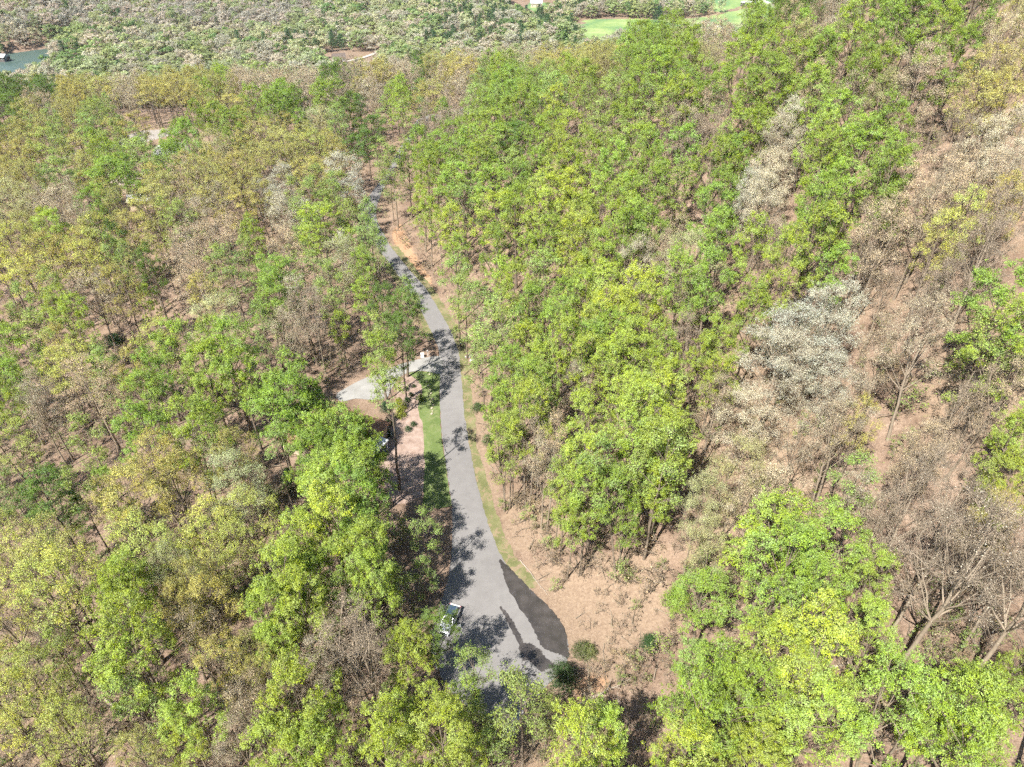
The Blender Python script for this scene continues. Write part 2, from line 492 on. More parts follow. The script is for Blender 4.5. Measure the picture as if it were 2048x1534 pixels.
tag(link('ground', gme), 'brown leaf-strewn forest floor with clay banks and green meadows', kind='structure')

def smooth_closed(poly, n=4, jit=0.0, seed=1):
    q = random.Random(seed); out = []
    m = len(poly)
    for i in range(m):
        p0, p1, p2, p3 = poly[i - 1], poly[i], poly[(i + 1) % m], poly[(i + 2) % m]
        for k in range(n):
            t = k / n
            c = .5 * ((2 * p1) + (p2 - p0) * t + (2 * p0 - 5 * p1 + 4 * p2 - p3) * t * t + (3 * p1 - p0 - 3 * p2 + p3) * t ** 3)
            out.append((c[0] + q.uniform(-jit, jit), c[1] + q.uniform(-jit, jit)))
    return np.array(out)
def sheet(name, poly, z, mat, label, drape=False, cell=None):
    """a flat sheet with a real thickness of 5 cm"""
    pts = [Vector((p[0], p[1], 0)) for p in poly]
    tri = tessellate_polygon([pts])
    n = len(poly)
    zz = [float(terrain(p[0], p[1])) + z if drape else z for p in poly]
    b = Box()
    top = [(p[0], p[1], h) for p, h in zip(poly, zz)]
    bot = [(p[0], p[1], h - .05) for p, h in zip(poly, zz)]
    area = sum(poly[i][0] * poly[(i + 1) % n][1] - poly[(i + 1) % n][0] * poly[i][1] for i in range(n))
    ft = []
    for t in tri:
        a, c, d = t
        nz = (poly[c][0]-poly[a][0])*(poly[d][1]-poly[a][1]) - (poly[c][1]-poly[a][1])*(poly[d][0]-poly[a][0])
        ft.append((a, c, d) if nz > 0 else (a, d, c))
    side = [(i, (i + 1) % n, n + (i + 1) % n, n + i) if area < 0 else ((i + 1) % n, i, n + i, n + (i + 1) % n) for i in range(n)]
    b.poly(top + bot, ft + side)
    o = b.build(name, mat)
    return tag(o, label, kind='structure')
road_poly = smooth_closed(ROAD, 8, .10)
sheet('road', road_poly, .03, M_ASPH, 'grey asphalt lane winding to a turning circle')
DRIVE = plot([(881,713),(840,718),(800,729),(760,745),(722,760),(692,776),(672,790),(684,803),(712,797),(745,800),(774,795),(784,775),(800,754),(822,744),(850,742),(881,747)])
sheet('driveway', smooth_closed(DRIVE, 3), .038, M_CONC, 'pale concrete driveway curving to the brown-roofed house')
LAWN = plot([(879,748),(850,743),(819,746),(833,759),(843,774),(844,791),(836,808),(838,830),(845,850),(848,887),(849,942),(848,975),(852,1012),(902,1012),(899,985),(893,945),(887,900),(881,850),(879,800)])
sheet('lawn', smooth_closed(LAWN, 6, .14), .02, M_LAWN, 'short green lawn strip beside the asphalt lane')
BED = plot([(822,746),(836,759),(846,776),(846,792),(838,808),(841,830),(848,850),(851,887),(852,942),(851,975),(830,1000),(790,1005),(770,970),(766,900),(772,850),(790,810),(796,770)])
sheet('mulch_bed', smooth_closed(BED, 6, .2), .012, M_MULCH, 'pinkish mulch bed between lawn and house')
def offset_strip(edge, d0, d1, seed=0, jit=.0):
    e = np.array(edge); t = np.gradient(e, axis=0); t /= np.linalg.norm(t, axis=1)[:, None]
    nrm = np.stack([t[:, 1], -t[:, 0]], -1)
    q = random.Random(seed)
    w = np.array([d1 * (1 + q.uniform(-jit, jit)) for _ in e])[:, None]
    return np.concatenate([e + nrm * d0, (e + nrm * w)[::-1]])
sheet('grass_verge', smooth_closed(offset_strip(RE[8:26], -.3, 2.2, 3, .35), 9, .28), .014, M_VERGE, 'olive grass verge between the asphalt lane and the right bank')
sheet('grass_verge', smooth_closed(offset_strip(LE[9:18], -.3, 1.3, 5, .35), 8, .22), .016, M_VERGE, 'thin grass verge on the left of the upper lane')
WET = [plot([(1000,1118),(1029,1146),(1056,1174),(1098,1216),(1126,1251),(1137,1300),(1136,1316),(1119,1309),(1095,1300),(1081,1289),(1063,1251),(1039,1216),(1015,1174),(1004,1139)]),
       plot([(1000,1214),(1012,1224),(1026,1244),(1040,1268),(1048,1286),(1063,1287),(1074,1295),(1084,1303),(1090,1316),(1098,1320),(1110,1331),(1096,1338),(1081,1343),(1068,1330),(1056,1322),(1044,1318),(1036,1288),(1018,1252)])]
for i, p in enumerate(WET):
    sheet('wet_patch', smooth_closed(p, 9, .13, 3 + i), .0345 if i == 0 else .0348, M_WET, ('broad dark wet patch along the kerbless right edge of turning circle', 'narrow ragged runoff stain across the turning circle')[i])
for i, (px, py, r_) in enumerate(((1068, 1350, .35), (1052, 1338, .28), (1046, 1330, .2), (1075, 1358, .22), (1100, 1345, .4))):
    c_ = np.array(at(px, py)); q_ = random.Random(i)
    sheet('wet_patch', np.array([c_ + np.array([math.cos(a), math.sin(a) * .6]) * r_ * q_.uniform(.5, 1.3) for a in np.linspace(0, 6.0, 12)]), .0352, M_WET, 'small damp spot below the runoff stain')
seam = plot([(880,742),(921,750),(921,753),(880,745)])
sheet('tar_seam', seam, .0342, plain('tar', (.09, .088, .086), .8, .2), 'dark tar seam across the lane at the driveway mouth')
lp = np.array(LAKE); lc = lp.mean(0)
lake_poly = lc + (lp - lc) * 1.06
sheet('lake', smooth_closed(lake_poly, 2), LAKE_Z, M_WATER, 'calm grey-green lake in the valley')
M_LANE = plain('pale_gravel', (.40, .36, .305), .95, .1)
def lane(name, pts, z, w, label):
    e = plot(pts, z); t = np.gradient(e, axis=0); t /= np.linalg.norm(t, axis=1)[:, None]
    n = np.stack([t[:, 1], -t[:, 0]], -1)
    L, Rr = e + n * w / 2, e - n * w / 2
    b = Box(); v = []
    for a, c in zip(L, Rr):
        zz = max(float(terrain(*a)), float(terrain(*c))) + .45
        v += [(a[0], a[1], zz), (c[0], c[1], zz), (a[0], a[1], zz - .9), (c[0], c[1], zz - .9)]
    f = []
    for i in range(len(e) - 1):
        k = i * 4
        f += [(k, k+1, k+5, k+4), (k+2, k, k+4, k+6), (k+1, k+3, k+7, k+5)]
    b.poly(v, f)
    return tag(b.build(name, M_LANE), label, kind='structure')
lane('gravel_lane', [(1505,-6),(1512,2),(1530,8),(1546,17),(1557,26),(1560,34)], -38, 5.0, 'pale gravel lane leading to the long farm shed')
lane('gravel_lane', [(664,134),(682,127),(706,121),(728,114),(745,106),(756,98)], -38, 3.6, 'pale dirt lane crossing the valley woods')
lane('gravel_lane', [(108,142),(124,141),(145,136),(165,131),(182,126)], -38, 4.0, 'pale sandy lane by the lake house')

# ------------------------------------------------------------------ trees: prototypes
def curve_pts(a, b, n, bend, seed):
    q = random.Random(seed)
    a, b = np.asarray(a, float), np.asarray(b, float)
    t = np.linspace(0, 1, n)[:, None]
    L = np.linalg.norm(b - a)
    p = a + (b - a) * t
    off = np.array([q.uniform(-1, 1), q.uniform(-1, 1), q.uniform(-.3, .3)]) * L * bend
    p = p + np.sin(t * math.pi) * off
    p[1:-1] += np.array([[q.uniform(-1, 1), q.uniform(-1, 1), q.uniform(-1, 1)] for _ in range(n - 2)]) * L * (.02 if L < 12 else .006)
    return p
def make_tree(seed, Ht=25., Rc=5.5, base=.4, lobes=16, clumps=10, leaves=60, lsize=.27, twigs=3, lobe_r=(1.5, 2.5), trunk_r=.3, flat=1.0, stems=1, tuft=.75,
              shape=0.0, droop=0.0, sides=7, lean=.03, asc=0.0, limb=1.0, nr=.55):
    """returns (trunk Geo, crown Geo). shape>0 narrows the top, <0 widens it"""
    global rng
    rng = np.random.default_rng(seed)
    q = random.Random(seed)
    tr, cr = Geo(), Geo()
    zc0, zc1 = base * Ht, Ht
    trunks = []
    for s in range(stems):
        ax, ay = (0, 0) if stems == 1 else (q.uniform(-.6, .6), q.uniform(-.6, .6))
        ang = q.uniform(0, 6.28)
        sp = lean * Ht * q.uniform(.4, 1.4) + (Rc * .3 if stems > 1 else 0)
        top = np.array([ax + math.cos(ang + 2.1 * s) * sp, ay + math.sin(ang + 2.1 * s) * sp, Ht * q.uniform(.84, .92)])
        pts = curve_pts((ax, ay, -.6), top, 10, .012, seed * 7 + s)
        rad = trunk_r * (.82 ** (stems - 1)) * (1 - np.linspace(0, 1, 10) ** 1.1 * .86)
        rad[0] *= 1.45
        tr.tube(pts, rad, sides)
        trunks.append((pts, rad))
    C = []
    for i in range(lobes):
        for _ in range(60):
            f = (i + q.random()) / lobes
            u = f ** .9
            z = zc0 + (zc1 - zc0) * (.1 + .86 * u)
            tt = (z - zc0) / (zc1 - zc0)
            prof = math.sqrt(max(.02, 1 - (abs(tt - .42) / .62) ** 2.2))
            if shape: prof *= (1 - shape * tt)
            az = i * 2.39996 + q.uniform(-.5, .5)
            rr = Rc * prof * q.uniform(.5, .85) * (1 if tt < .85 else q.uniform(.1, .8))
            c = np.array([math.cos(az) * rr, math.sin(az) * rr, z])
            lr = q.uniform(*lobe_r) * (1 - .25 * tt)
            if all(np.linalg.norm(c - d) > .62 * (lr + e) for d, e in C): break
        C.append((c, lr))
    for i, (c, lr) in enumerate(C):
        pts, rad = trunks[i % stems]
        hz = max(zc0 * .82, min(c[2] - (.32 + asc + .5 * q.random()) * math.hypot(c[0], c[1]) - .8, Ht * .82))
        k = min(range(len(pts)), key=lambda j: abs(pts[j][2] - hz))
        k = max(1, k)
        o = pts[k]
        lp = curve_pts(o, c, 5, .045, seed * 31 + i)
        lp[1:-1, 2] -= np.array([.04, .06, .04]) * np.linalg.norm(c - o) * .8
        r0 = min(rad[k] * .6, (.04 + .013 * np.linalg.norm(c - o)) * limb)
        tr.tube(lp, np.linspace(r0, .035, 5), 5)
        dirs = rng.normal(size=(clumps, 3)); dirs[:, 2] = np.abs(dirs[:, 2]) * .9 - .32
        out = c - np.array([0, 0, zc0 + (zc1 - zc0) * .35]); out /= np.linalg.norm(out) + 1e-6
        dirs = dirs / np.linalg.norm(dirs, axis=1)[:, None] + out * .35
        dirs /= np.linalg.norm(dirs, axis=1)[:, None]
        cc = c + dirs * lr * rng.uniform(.55, 1.08, (clumps, 1)) * np.array([1, 1, flat])
        if droop: cc[:, 2] -= droop * np.hypot(cc[:, 0], cc[:, 1])
        for j in range(clumps):
            s0 = lp[3] if j % 3 == 0 else c
            mid = (s0 + cc[j]) / 2 + rng.normal(size=3) * .12 * lr
            cr.tube([s0, mid, cc[j]], [.035, .024, .010], 3, 1)
        if twigs:
            nt = clumps * twigs
            b0 = np.repeat(cc, twigs, 0); f0 = rng.uniform(.25, .9, (nt, 1))
            p0 = c + (b0 - c) * f0
            p1 = b0 + rng.normal(size=(nt, 3)) * tuft * .75 + np.array([0, 0, .18])
            cr.twigs(p0, p1, .014, 1)
        else:
            p1 = cc
        if leaves:
            n = clumps * leaves
            b0 = np.repeat(cc, leaves, 0)
            off = rng.normal(size=(n, 3)); off /= np.linalg.norm(off, axis=1)[:, None] + 1e-9
            off *= tuft * rng.random((n, 1)) ** .45 * np.array([1, 1, .62])
            pos = b0 + off
            if twigs:      # half of the leaves sit on the twig ends
                sel = rng.integers(0, len(p1), n); on = rng.random(n) < .45
                pos = np.where(on[:, None], p1[sel] + rng.normal(size=(n, 3)) * .13, pos)
            nrm = off / tuft * .7 + (pos - c) / lr * .5 + rng.normal(size=(n, 3)) * nr + np.array([0, 0, .55])
            cr.leaves(pos, nrm, lsize, clump=np.repeat(rng.random(clumps), leaves))
    return tr, cr

def conifer(seed, Ht=4.0, Rc=1.5, n=1500, lsize=.16, layers=12, trunk_r=.07):
    global rng
    rng = np.random.default_rng(seed)
    tr, cr = Geo(), Geo()
    tr.tube([(0, 0, -.3), (.03, 0, Ht * .5), (0, .02, Ht * .96)], [trunk_r, trunk_r * .7, .015], 6)
    for i in range(layers):
        z = Ht * (.12 + .8 * i / layers); rr = Rc * (1 - (i / layers) ** 1.4) + .12
        k = 7
        for j in range(k):
            a = j * 6.283 / k + i * 1.3 + rng.uniform(-.3, .3)
            e = np.array([math.cos(a) * rr, math.sin(a) * rr, z + rr * .15])
            cr.tube([(0, 0, z), e * [.6, .6, 1], e], [.03, .02, .008], 3, 1)
            m = n // (layers * k)
            t = rng.uniform(.25, 1.05, (m, 1))
            p = np.array([0, 0, z]) + (e - np.array([0, 0, z])) * t + rng.normal(size=(m, 3)) * (.16 * Rc * np.array([1, 1, .7]))
            cr.leaves(p, rng.normal(size=(m, 3)) * .6 + np.array([math.cos(a), math.sin(a), .8]), lsize, aspect=.4)
    return tr, cr

PROTO = {}     # family -> list of (trunk mesh, crown mesh, full mesh, H0, R0)
def family(name, specs, fn=make_tree):
    out = []
    for sp in specs:
        t, c = fn(**sp)
        Hh, Rr = sp.get('Ht', 25.), sp.get('Rc', 5.5)
        full = Geo()
        for gg_, off in ((t, 1), (c, 0)):
            for v, qd, m, r in zip(gg_.v, gg_.q, gg_.m, gg_.r):
                pass
        full.v = t.v + c.v
        full.q = t.q + [x + t.n for x in c.q]
        full.m = [np.full(len(x), 1) for x in t.m] + list(c.m)
        full.r = t.r + c.r
        out.append((t.mesh(name + '_trunk', [BARK], smooth=[0]), c.mesh(name + '_crown', [LEAF, BARK], smooth=[1]), full.mesh(name + '_tree', [LEAF, BARK], smooth=[1]), Hh, Rr))
    PROTO[name] = out
family('leafy', [dict(seed=s, Ht=24, Rc=5.3, base=b, lobes=n, clumps=11, leaves=100, lsize=.175, asc=.3, twigs=2, stems=st, shape=sh, tuft=.68, lobe_r=lr, trunk_r=.34)
                 for s, b, n, st, sh, lr in ((1, .42, 18, 1, .05, (1.4, 2.4)), (2, .46, 15, 1, .0, (1.5, 2.6)), (3, .38, 18, 1, .15, (1.3, 2.3)), (4, .44, 16, 2, .05, (1.4, 2.5)), (5, .48, 14, 1, .0, (1.5, 2.7)), (6, .40, 17, 1, .1, (1.3, 2.4)))])
family('thin', [dict(seed=s, Ht=24, Rc=4.2, base=b, lobes=n, clumps=10, leaves=44, lsize=.21, twigs=4, stems=1, shape=.15, tuft=.8, lobe_r=(1.1, 2.0), trunk_r=.22)
                for s, b, n in ((11, .34, 12), (12, .42, 10), (13, .28, 13))])
family('oak', [dict(seed=s, Ht=21.5, Rc=5.8, base=b, lobes=n, clumps=11, leaves=56, lsize=.15, asc=.5, twigs=4, stems=st, shape=-.05, tuft=.64, lobe_r=(1.3, 2.3), trunk_r=.34, flat=.75, lean=.05)
               for s, b, n, st in ((21, .48, 17, 1), (22, .52, 15, 1), (23, .46, 18, 2), (24, .52, 14, 1))])
family('bud', [dict(seed=s, Ht=22, Rc=5.4, base=b, lobes=n, clumps=12, leaves=36, lsize=.125, twigs=5, asc=.7, limb=1.2, stems=st, tuft=.85, lobe_r=(1.2, 2.2), trunk_r=.28, flat=.85, lean=.05)
               for s, b, n, st in ((31, .42, 17, 1), (32, .46, 15, 1), (33, .42, 16, 2))])
family('pale', [dict(seed=s, Ht=21, Rc=6.0, base=b, lobes=n, clumps=13, leaves=110, lsize=.115, twigs=4, stems=1, tuft=.95, lobe_r=(1.5, 2.5), trunk_r=.26, flat=.9, asc=.3)
                for s, b, n in ((41, .30, 20), (42, .36, 18))])
family('bare', [dict(seed=s, Ht=23, Rc=4.6, base=b, lobes=n, clumps=11, leaves=9, lsize=.10, twigs=6, limb=1.5, stems=st, tuft=1.1, lobe_r=(1.2, 2.3), trunk_r=.28, lean=.025, asc=1.0)
                for s, b, n, st in ((51, .42, 17, 1), (52, .46, 14, 1), (53, .40, 16, 2))])
family('pine', [dict(seed=61, Ht=26, Rc=2.6, base=.68, lobes=8, clumps=7, leaves=40, lsize=.22, twigs=3, tuft=.6, lobe_r=(.7, 1.2), trunk_r=.24, flat=.6)])
family('bush', [dict(seed=71, Ht=4.4, Rc=1.9, n=3600, lsize=.2, layers=13), dict(seed=72, Ht=2.6, Rc=1.2, n=1900, lsize=.16, layers=9)], conifer)
family('sapling', [dict(seed=s, Ht=6, Rc=1.6, base=.2, lobes=6, clumps=5, leaves=lv, lsize=.22, twigs=4, tuft=.5, lobe_r=(.4, .8), trunk_r=.05, sides=5) for s, lv in ((81, 16), (82, 9), (83, 2), (84, 2))])
family('far_leafy', [dict(seed=s, Ht=14, Rc=5.6, base=.14, lobes=15, clumps=7, leaves=26, lsize=.62, nr=.22, twigs=0, tuft=1.05, lobe_r=(1.8, 2.8), trunk_r=.3, sides=4) for s in (91, 92, 93)])
family('far_fuzz', [dict(seed=s, Ht=14, Rc=5.8, base=.16, lobes=15, clumps=8, leaves=26, lsize=.52, nr=.25, twigs=0, tuft=1.05, lobe_r=(1.8, 2.8), trunk_r=.3, sides=4) for s in (94, 95)])
family('far_pine', [dict(seed=s, Ht=18, Rc=3.2, n=1100, lsize=.7, layers=11, trunk_r=.2) for s in (97, 98)], conifer)

# kind -> family, leaf colour, default height, bark tone, name, look
KIND = {
 'G': ('leafy', (.268, .372, .055), 24, .25, 'green_leafed_tree', 'bright green leafy tree'),
 'L': ('leafy', (.345, .43, .062), 24, .35, 'lime_green_tree', 'lime green leafy tree'),
 'D': ('leafy', (.14, .225, .04), 20, .2, 'dark_green_tree', 'dark green leafy tree'),
 'S': ('thin', (.275, .365, .08), 23, .3, 'slender_green_tree', 'slender thin-leafed green tree'),
 'O': ('oak', (.43, .41, .11), 21.5, .25, 'budding_oak', 'gold-olive budding oak'),
 'Y': ('oak', (.50, .54, .115), 21.5, .25, 'yellow_green_oak', 'yellow-green domed oak'),
 'T': ('bud', (.55, .46, .30), 21.5, .7, 'tan_budding_tree', 'tan half-bare budding tree'),
 'P': ('pale', (.53, .51, .39), 19, .6, 'cream_blossoming_tree', 'cream-white blossoming tree'),
 'Q': ('pale', (.44, .45, .21), 19.5, .5, 'pale_green_tree', 'pale grey-green tree'),
 'B': ('bare', (.50, .41, .29), 23, .95, 'bare_tree', 'bare grey-branched tree'),
}
# surveyed crowns: photograph x, y of the crown's middle, its width, kind
SURVEY = '''
91 179 45D 15 214 60D 5 172 40D 53 225 50O 142 184 55O 84 209 50T 163 174 50O 203 181 55O 254 184 55T 300 184 55O 350 176 55O 406 171 60O 447 158 34G 483 163 60T 140 227 60O
198 237 55S 178 265 50S 272 257 60O 462 217 75O 470 257 60G 378 281 50G 340 323 55G 282 323 60S 422 298 60Q 208 316 50G 221 362 90G 272 288 40S 30 308 60O 102 303 70S 157 300 60O
53 356 60O 132 356 80S 28 405 80Q 175 341 60O 368 354 60T 406 354 75O 475 341 85O 338 387 80O 127 412 80T 183 417 50G 305 415 90O 366 455 60S 432 392 90O 483 417 80O 38 460 80O
107 465 60L 196 468 75Y 259 458 70O 157 448 60T 396 435 70T 496 471 32G
561 209 70G 546 222 45G 589 202 38G 523 174 60T 609 174 60T 663 156 48D 663 194 75G 632 245 75Q 678 252 40S 696 227 40D 693 146 40B 754 148 80O 741 194 65T 810 151 60T 836 141 24D
802 212 45G 808 238 40S 864 184 60O 889 164 70T 912 184 50T 869 130 55O 942 123 60T 927 141 60O 965 176 50S 998 146 45G 1003 184 50G 957 214 60S 889 258 60B 564 298 90O 630 293 50Y
525 273 70O 530 324 80O 673 308 50O 711 301 50D 688 346 72P 566 367 55P 620 349 70O 612 408 70S 678 385 60S 566 430 55P 767 316 45S 785 344 55S 642 461 95G 703 456 60S 741 456 50S
815 329 42G 856 341 55G 838 298 45G 932 324 90G 907 283 70G 983 263 75G 996 298 70G 922 375 80G 856 430 42L 879 456 38L 996 380 80G 996 430 90L 930 418 55S
1015 171 50G 1048 171 45S 1104 192 75S 1046 209 45G 1023 125 50Q 1084 138 70O 1058 113 70T 1165 115 90O 1203 128 70O 1173 146 60O 1168 169 55G 1234 156 60S 1313 151 85G 1300 110 50G
1369 133 70G 1412 141 75Q 1419 108 55T 1481 133 85G 1478 184 90G 1366 186 80G 1417 189 55G 1351 212 70L 1295 219 65S 1216 212 75S 1275 184 60G 1333 258 60B 1369 258 60T 1432 263 60B
1419 227 60T 1483 283 90G 1366 311 75G 1025 283 80D 1079 291 55G 1142 273 70L 1188 283 70S 1236 265 70G 1262 303 85L 1173 324 75G 1114 324 60L 1074 344 55G 1025 354 60S 1142 354 65G
1229 344 70G 1300 329 60G 1425 344 80G 1465 329 60G 1300 385 75G 1351 392 60S 1442 392 70G 1430 436 85G 1498 405 65P 1254 385 45L 1211 410 40B 1089 400 90L 1142 397 75L 1168 446 75L
1242 425 65G 1033 430 70G 1084 438 70L 1267 456 75L 1038 387 60G
1605 16 45D 1519 70 60G 1580 51 50T 1605 70 48G 1679 29 70T 1711 67 90G 1775 19 60G 1803 64 110G 1838 19 80G 1944 29 85G 1880 77 80G 1692 102 60S 1593 102 60Q 1596 137 90G 1542 169 80G
1647 121 60G 1711 156 75G 1762 150 60G 1912 128 80G 1992 35 55B 2027 26 60O 2024 77 70Q 1998 105 90T 1842 160 110T 1976 153 90O 2027 150 70O 1704 211 70T 1762 208 70Q 1631 204 80G
1557 198 80G 1506 271 60G 1583 265 80P 1564 297 70P 1541 361 85P 1529 412 75P 1669 249 90G 1768 265 90G 1637 300 70L 1723 306 100G 1660 338 80G 1781 332 70G 1762 373 90G 1644 399 95G
1931 204 100O 1998 223 100O 1835 281 60T 1902 297 90B 1957 316 75P 2011 297 80P 1877 383 130T 1947 377 100T 2011 361 110T 1925 437 80Y 2004 409 70O 1775 425 60G 1755 457 110T 1634 460 100G
1851 425 80T 1979 457 110B 1548 463 60B
30 488 70Y 15 534 70Y 64 549 90Y 86 508 80O 158 493 80O 196 496 70Y 168 521 80Y 236 488 45D 300 536 50D 259 536 50S 287 506 70O 396 508 110T 445 475 90T 470 552 75S 386 559 90T 407 592 65O
191 592 70T 239 577 70O 114 592 60S 152 641 60L 28 638 38O 295 602 35L 305 689 90Y 25 704 90G 81 679 60S 125 691 60O 152 737 95Y 25 770 60G 15 806 60L 84 793 70T 178 768 90T 216 750 60S
267 742 70O 305 768 75G 361 697 80G 437 648 95Q 457 704 110G 419 742 80G 483 755 70G 287 806 75G 412 793 55L 343 742 60S 229 803 60T
553 572 80G 542 608 70G 578 513 70T 675 526 80Q 687 508 40P 608 602 80T 629 559 60S 664 577 60S 725 547 50L 736 488 60S 750 512 55S 728 602 50L 680 653 38L 667 628 45S 817 607 50S 802 633 70D
768 615 60D 756 666 60S 800 682 58D 764 717 65L 629 628 70B 578 674 60T 563 661 40S 590 648 60T 603 750 70G 578 788 100G 629 768 60G 542 806 75G
913 521 55L 915 572 65S 928 603 60S 989 513 60G 1058 516 50L 1157 493 85L 1098 483 70G 1187 521 75L 1091 564 95S 1162 562 60L 1269 529 75P 1332 511 40T 1261 475 80G 1297 470 60G 1383 526 110Q
1358 577 80G 1032 587 70L 1002 572 60L 1218 585 80L 1276 595 90L 1167 603 70G 1129 613 65G 1063 628 70G 981 661 90S 1007 694 70S 1225 633 90L 1292 633 80L 1103 666 75G 1065 704 80L 1116 704 75L
1218 679 90G 1180 704 70G 1281 704 85L 1320 730 85L 966 725 60S 1014 750 70G 1078 750 75L 1187 730 75L 1253 730 80L 1231 752 60G 1078 788 85L 1014 811 60G 1154 775 60T 1320 780 85L 1269 811 95L
1320 815 90L 1370 615 60S 1370 679 80B 1403 603 50G 1408 717 60L
1419 577 80G 1577 535 90L 1495 513 75G 1438 488 80G 1644 485 95L 1669 551 70G 1501 633 75G 1435 716 75L 1438 769 65L 1606 678 170P 1652 640 110P 1552 725 130P 1485 836 95P 1748 485 110T 1875 478 75Y
1868 513 60O 1969 513 140B 1719 539 75B 1770 583 70B 1849 586 70B 1992 627 150G 2017 690 110G 1954 725 90S 1859 678 120T 1773 700 80T 1700 814 95T 1716 845 70O 1925 823 110B 1985 782 90T 2026 880 75L
1596 871 80T 1669 877 80T 1827 909 80T 1428 807 70T
25 884 95Y 76 815 60T 178 884 65S 97 1003 115D 165 1001 70S 216 973 50G 285 884 85G 381 866 100G 419 851 60G 254 1003 120O 318 927 100O 356 965 110O 394 914 70T 483 914 80O 470 965 110Q 107 1092 130O
51 1125 110Y 15 1080 80Y 15 978 60S 300 1087 110Y 254 1067 70Y 419 1054 110Y 496 1049 110Y 343 1105 85Y 407 1100 85Y 483 1105 80Y 127 1163 130Y 275 1161 85L 419 1161 100O 356 1151 80Q
558 838 100G 603 813 80G 684 884 88G 734 900 70G 624 902 100G 700 912 90G 629 935 80G 680 983 120L 634 1011 90L 730 1011 95G 741 953 70G 667 1059 120L 743 1067 80G 616 1087 90L 738 1105 90L 680 1148 85L
751 1156 80L 573 1156 90L 852 1067 58S 850 1118 75D 846 1152 46S
1002 823 60G 1058 833 80L 1014 884 70L 1007 915 60S 1078 884 60T 1167 864 95L 1154 922 85L 1281 846 120L 1332 884 110L 1269 914 100L 1320 935 90L 1129 991 60L 1175 998 85G 1142 1047 60L 1251 998 80G
1256 1042 55G 1320 978 70G 1088 927 70T 1396 1016 80Q
1545 1080 165G 1640 1092 130G 1560 1150 150G 1732 1164 90L 1425 1101 75Q 1473 949 110Q 1565 996 110T 1504 990 100T 1694 977 90S 1716 1015 90T 1837 904 90T 1837 990 140B 1868 1100 160B 1979 1037 85O 1954 1085 110T
2026 895 80L 2020 977 80L 1764 1053 100B 1922 990 100B
114 1190 130Y 30 1241 95Y 89 1258 100B 254 1177 95L 254 1210 80L 270 1284 130L 254 1347 110L 381 1177 90O 419 1208 110O 351 1228 80O 394 1284 90T 127 1309 70S 64 1373 130Y 25 1418 110Y 127 1431 70Y
292 1398 90S 376 1431 110L 381 1476 80L 287 1507 80O 457 1342 90O 496 1309 70O 496 1424 90T 483 1474 90T
563 1177 110L 614 1169 80L 729 1164 90L 538 1220 100L 602 1233 100L 563 1289 80L 690 1208 70S 798 1182 58S 525 1335 80O 515 1385 80T 642 1322 70T 609 1355 60T 729 1297 100B 810 1317 75L 790 1372 40S
950 1296 76S 880 1420 92L 926 1398 60L 950 1450 66S 602 1436 130L 563 1487 110L 665 1462 100L 642 1508 100L 780 1462 100L 767 1508 120L 881 1475 120L 930 1500 80L 975 1510 70S
1094 1428 55S 1203 1449 100L 1190 1508 130L 1420 1373 160G 1381 1436 140G 1470 1411 130G 1369 1500 120L 1496 1512 110L
1620 1219 120G 1553 1345 170L 1634 1304 150L 1735 1294 110L 1620 1452 150L 1800 1440 160G 1900 1420 150G 1982 1438 150G 1901 1505 150G 1527 1492 90L 2035 1339 60L 2030 1130 150B
'''
import re
survey = [(float(a), float(b), float(c), k) for a, b, c, k in re.findall(r'(\d+) (\d+) (\d+)([A-Z])', SURVEY)]

TREES = []       # dict(x,y,z,h,r,kind,px,py,wpx,surveyed)
def crown_frac(k):
    return {'G': .73, 'L': .73, 'D': .72, 'S': .68, 'O': .76, 'Y': .76, 'T': .73, 'P': .68, 'Q': .68, 'B': .72}[k]
_t = np.concatenate([np.arange(25, 420, 1.0), np.arange(420, 1500, 4.0)])
def locate(px, py, hc):
    """first point along the sight line that stands hc above the terrain"""
    d = ray(px, py)
    P = d[None] * _t[:, None]
    f = P[:, 2] + CAM_H - terrain(P[:, 0], P[:, 1]) - hc
    i = int(np.argmax(f < 0))
    if f[i] >= 0: return None
    t = _t[i - 1] + (_t[i] - _t[i - 1]) * f[i - 1] / (f[i - 1] - f[i])
    return d[0] * t, d[1] * t, t
FLATS = [ROAD.tolist(), DRIVE.tolist(), LAWN.tolist()]
hc_, hs_ = math.cos(HOUSE_RZ), math.sin(HOUSE_RZ)
def blocked(x, y, m=.8):
    for p in FLATS:
        if sd1(p, x, y) < m: return True
    dx, dy = x - HOUSE_C[0], y - HOUSE_C[1]
    if abs(dx * hc_ + dy * hs_) < 9 + m and abs(-dx * hs_ + dy * hc_) < 7.5 + m: return True
    return False
for px, py, w, k in survey:
    h = KIND[k][2] * rnd.uniform(.9, 1.1)
    for it in range(3):
        L = locate(px, py, h * crown_frac(k))
        if L is None: break
        r = w * (.59 if k != 'B' else .45) * L[2] / FPX
        h = h if r > 3.6 else max(7, min(h, 4 + r * 5.2))
    if L is None: continue
    x, y, t = L
    r = max(1.6, min(r, 8.5))
    n = 0
    while blocked(x, y) and n < 14:
        d = np.array([x, y]); x, y = d * (1 - .012); n += 1
        h = max(8, h * .985)
    if blocked(x, y, .3): continue
    TREES.append(dict(x=x, y=y, z=float(terrain(x, y)), h=h, r=r, kind=k, px=px, py=py, w=w, sv=True))
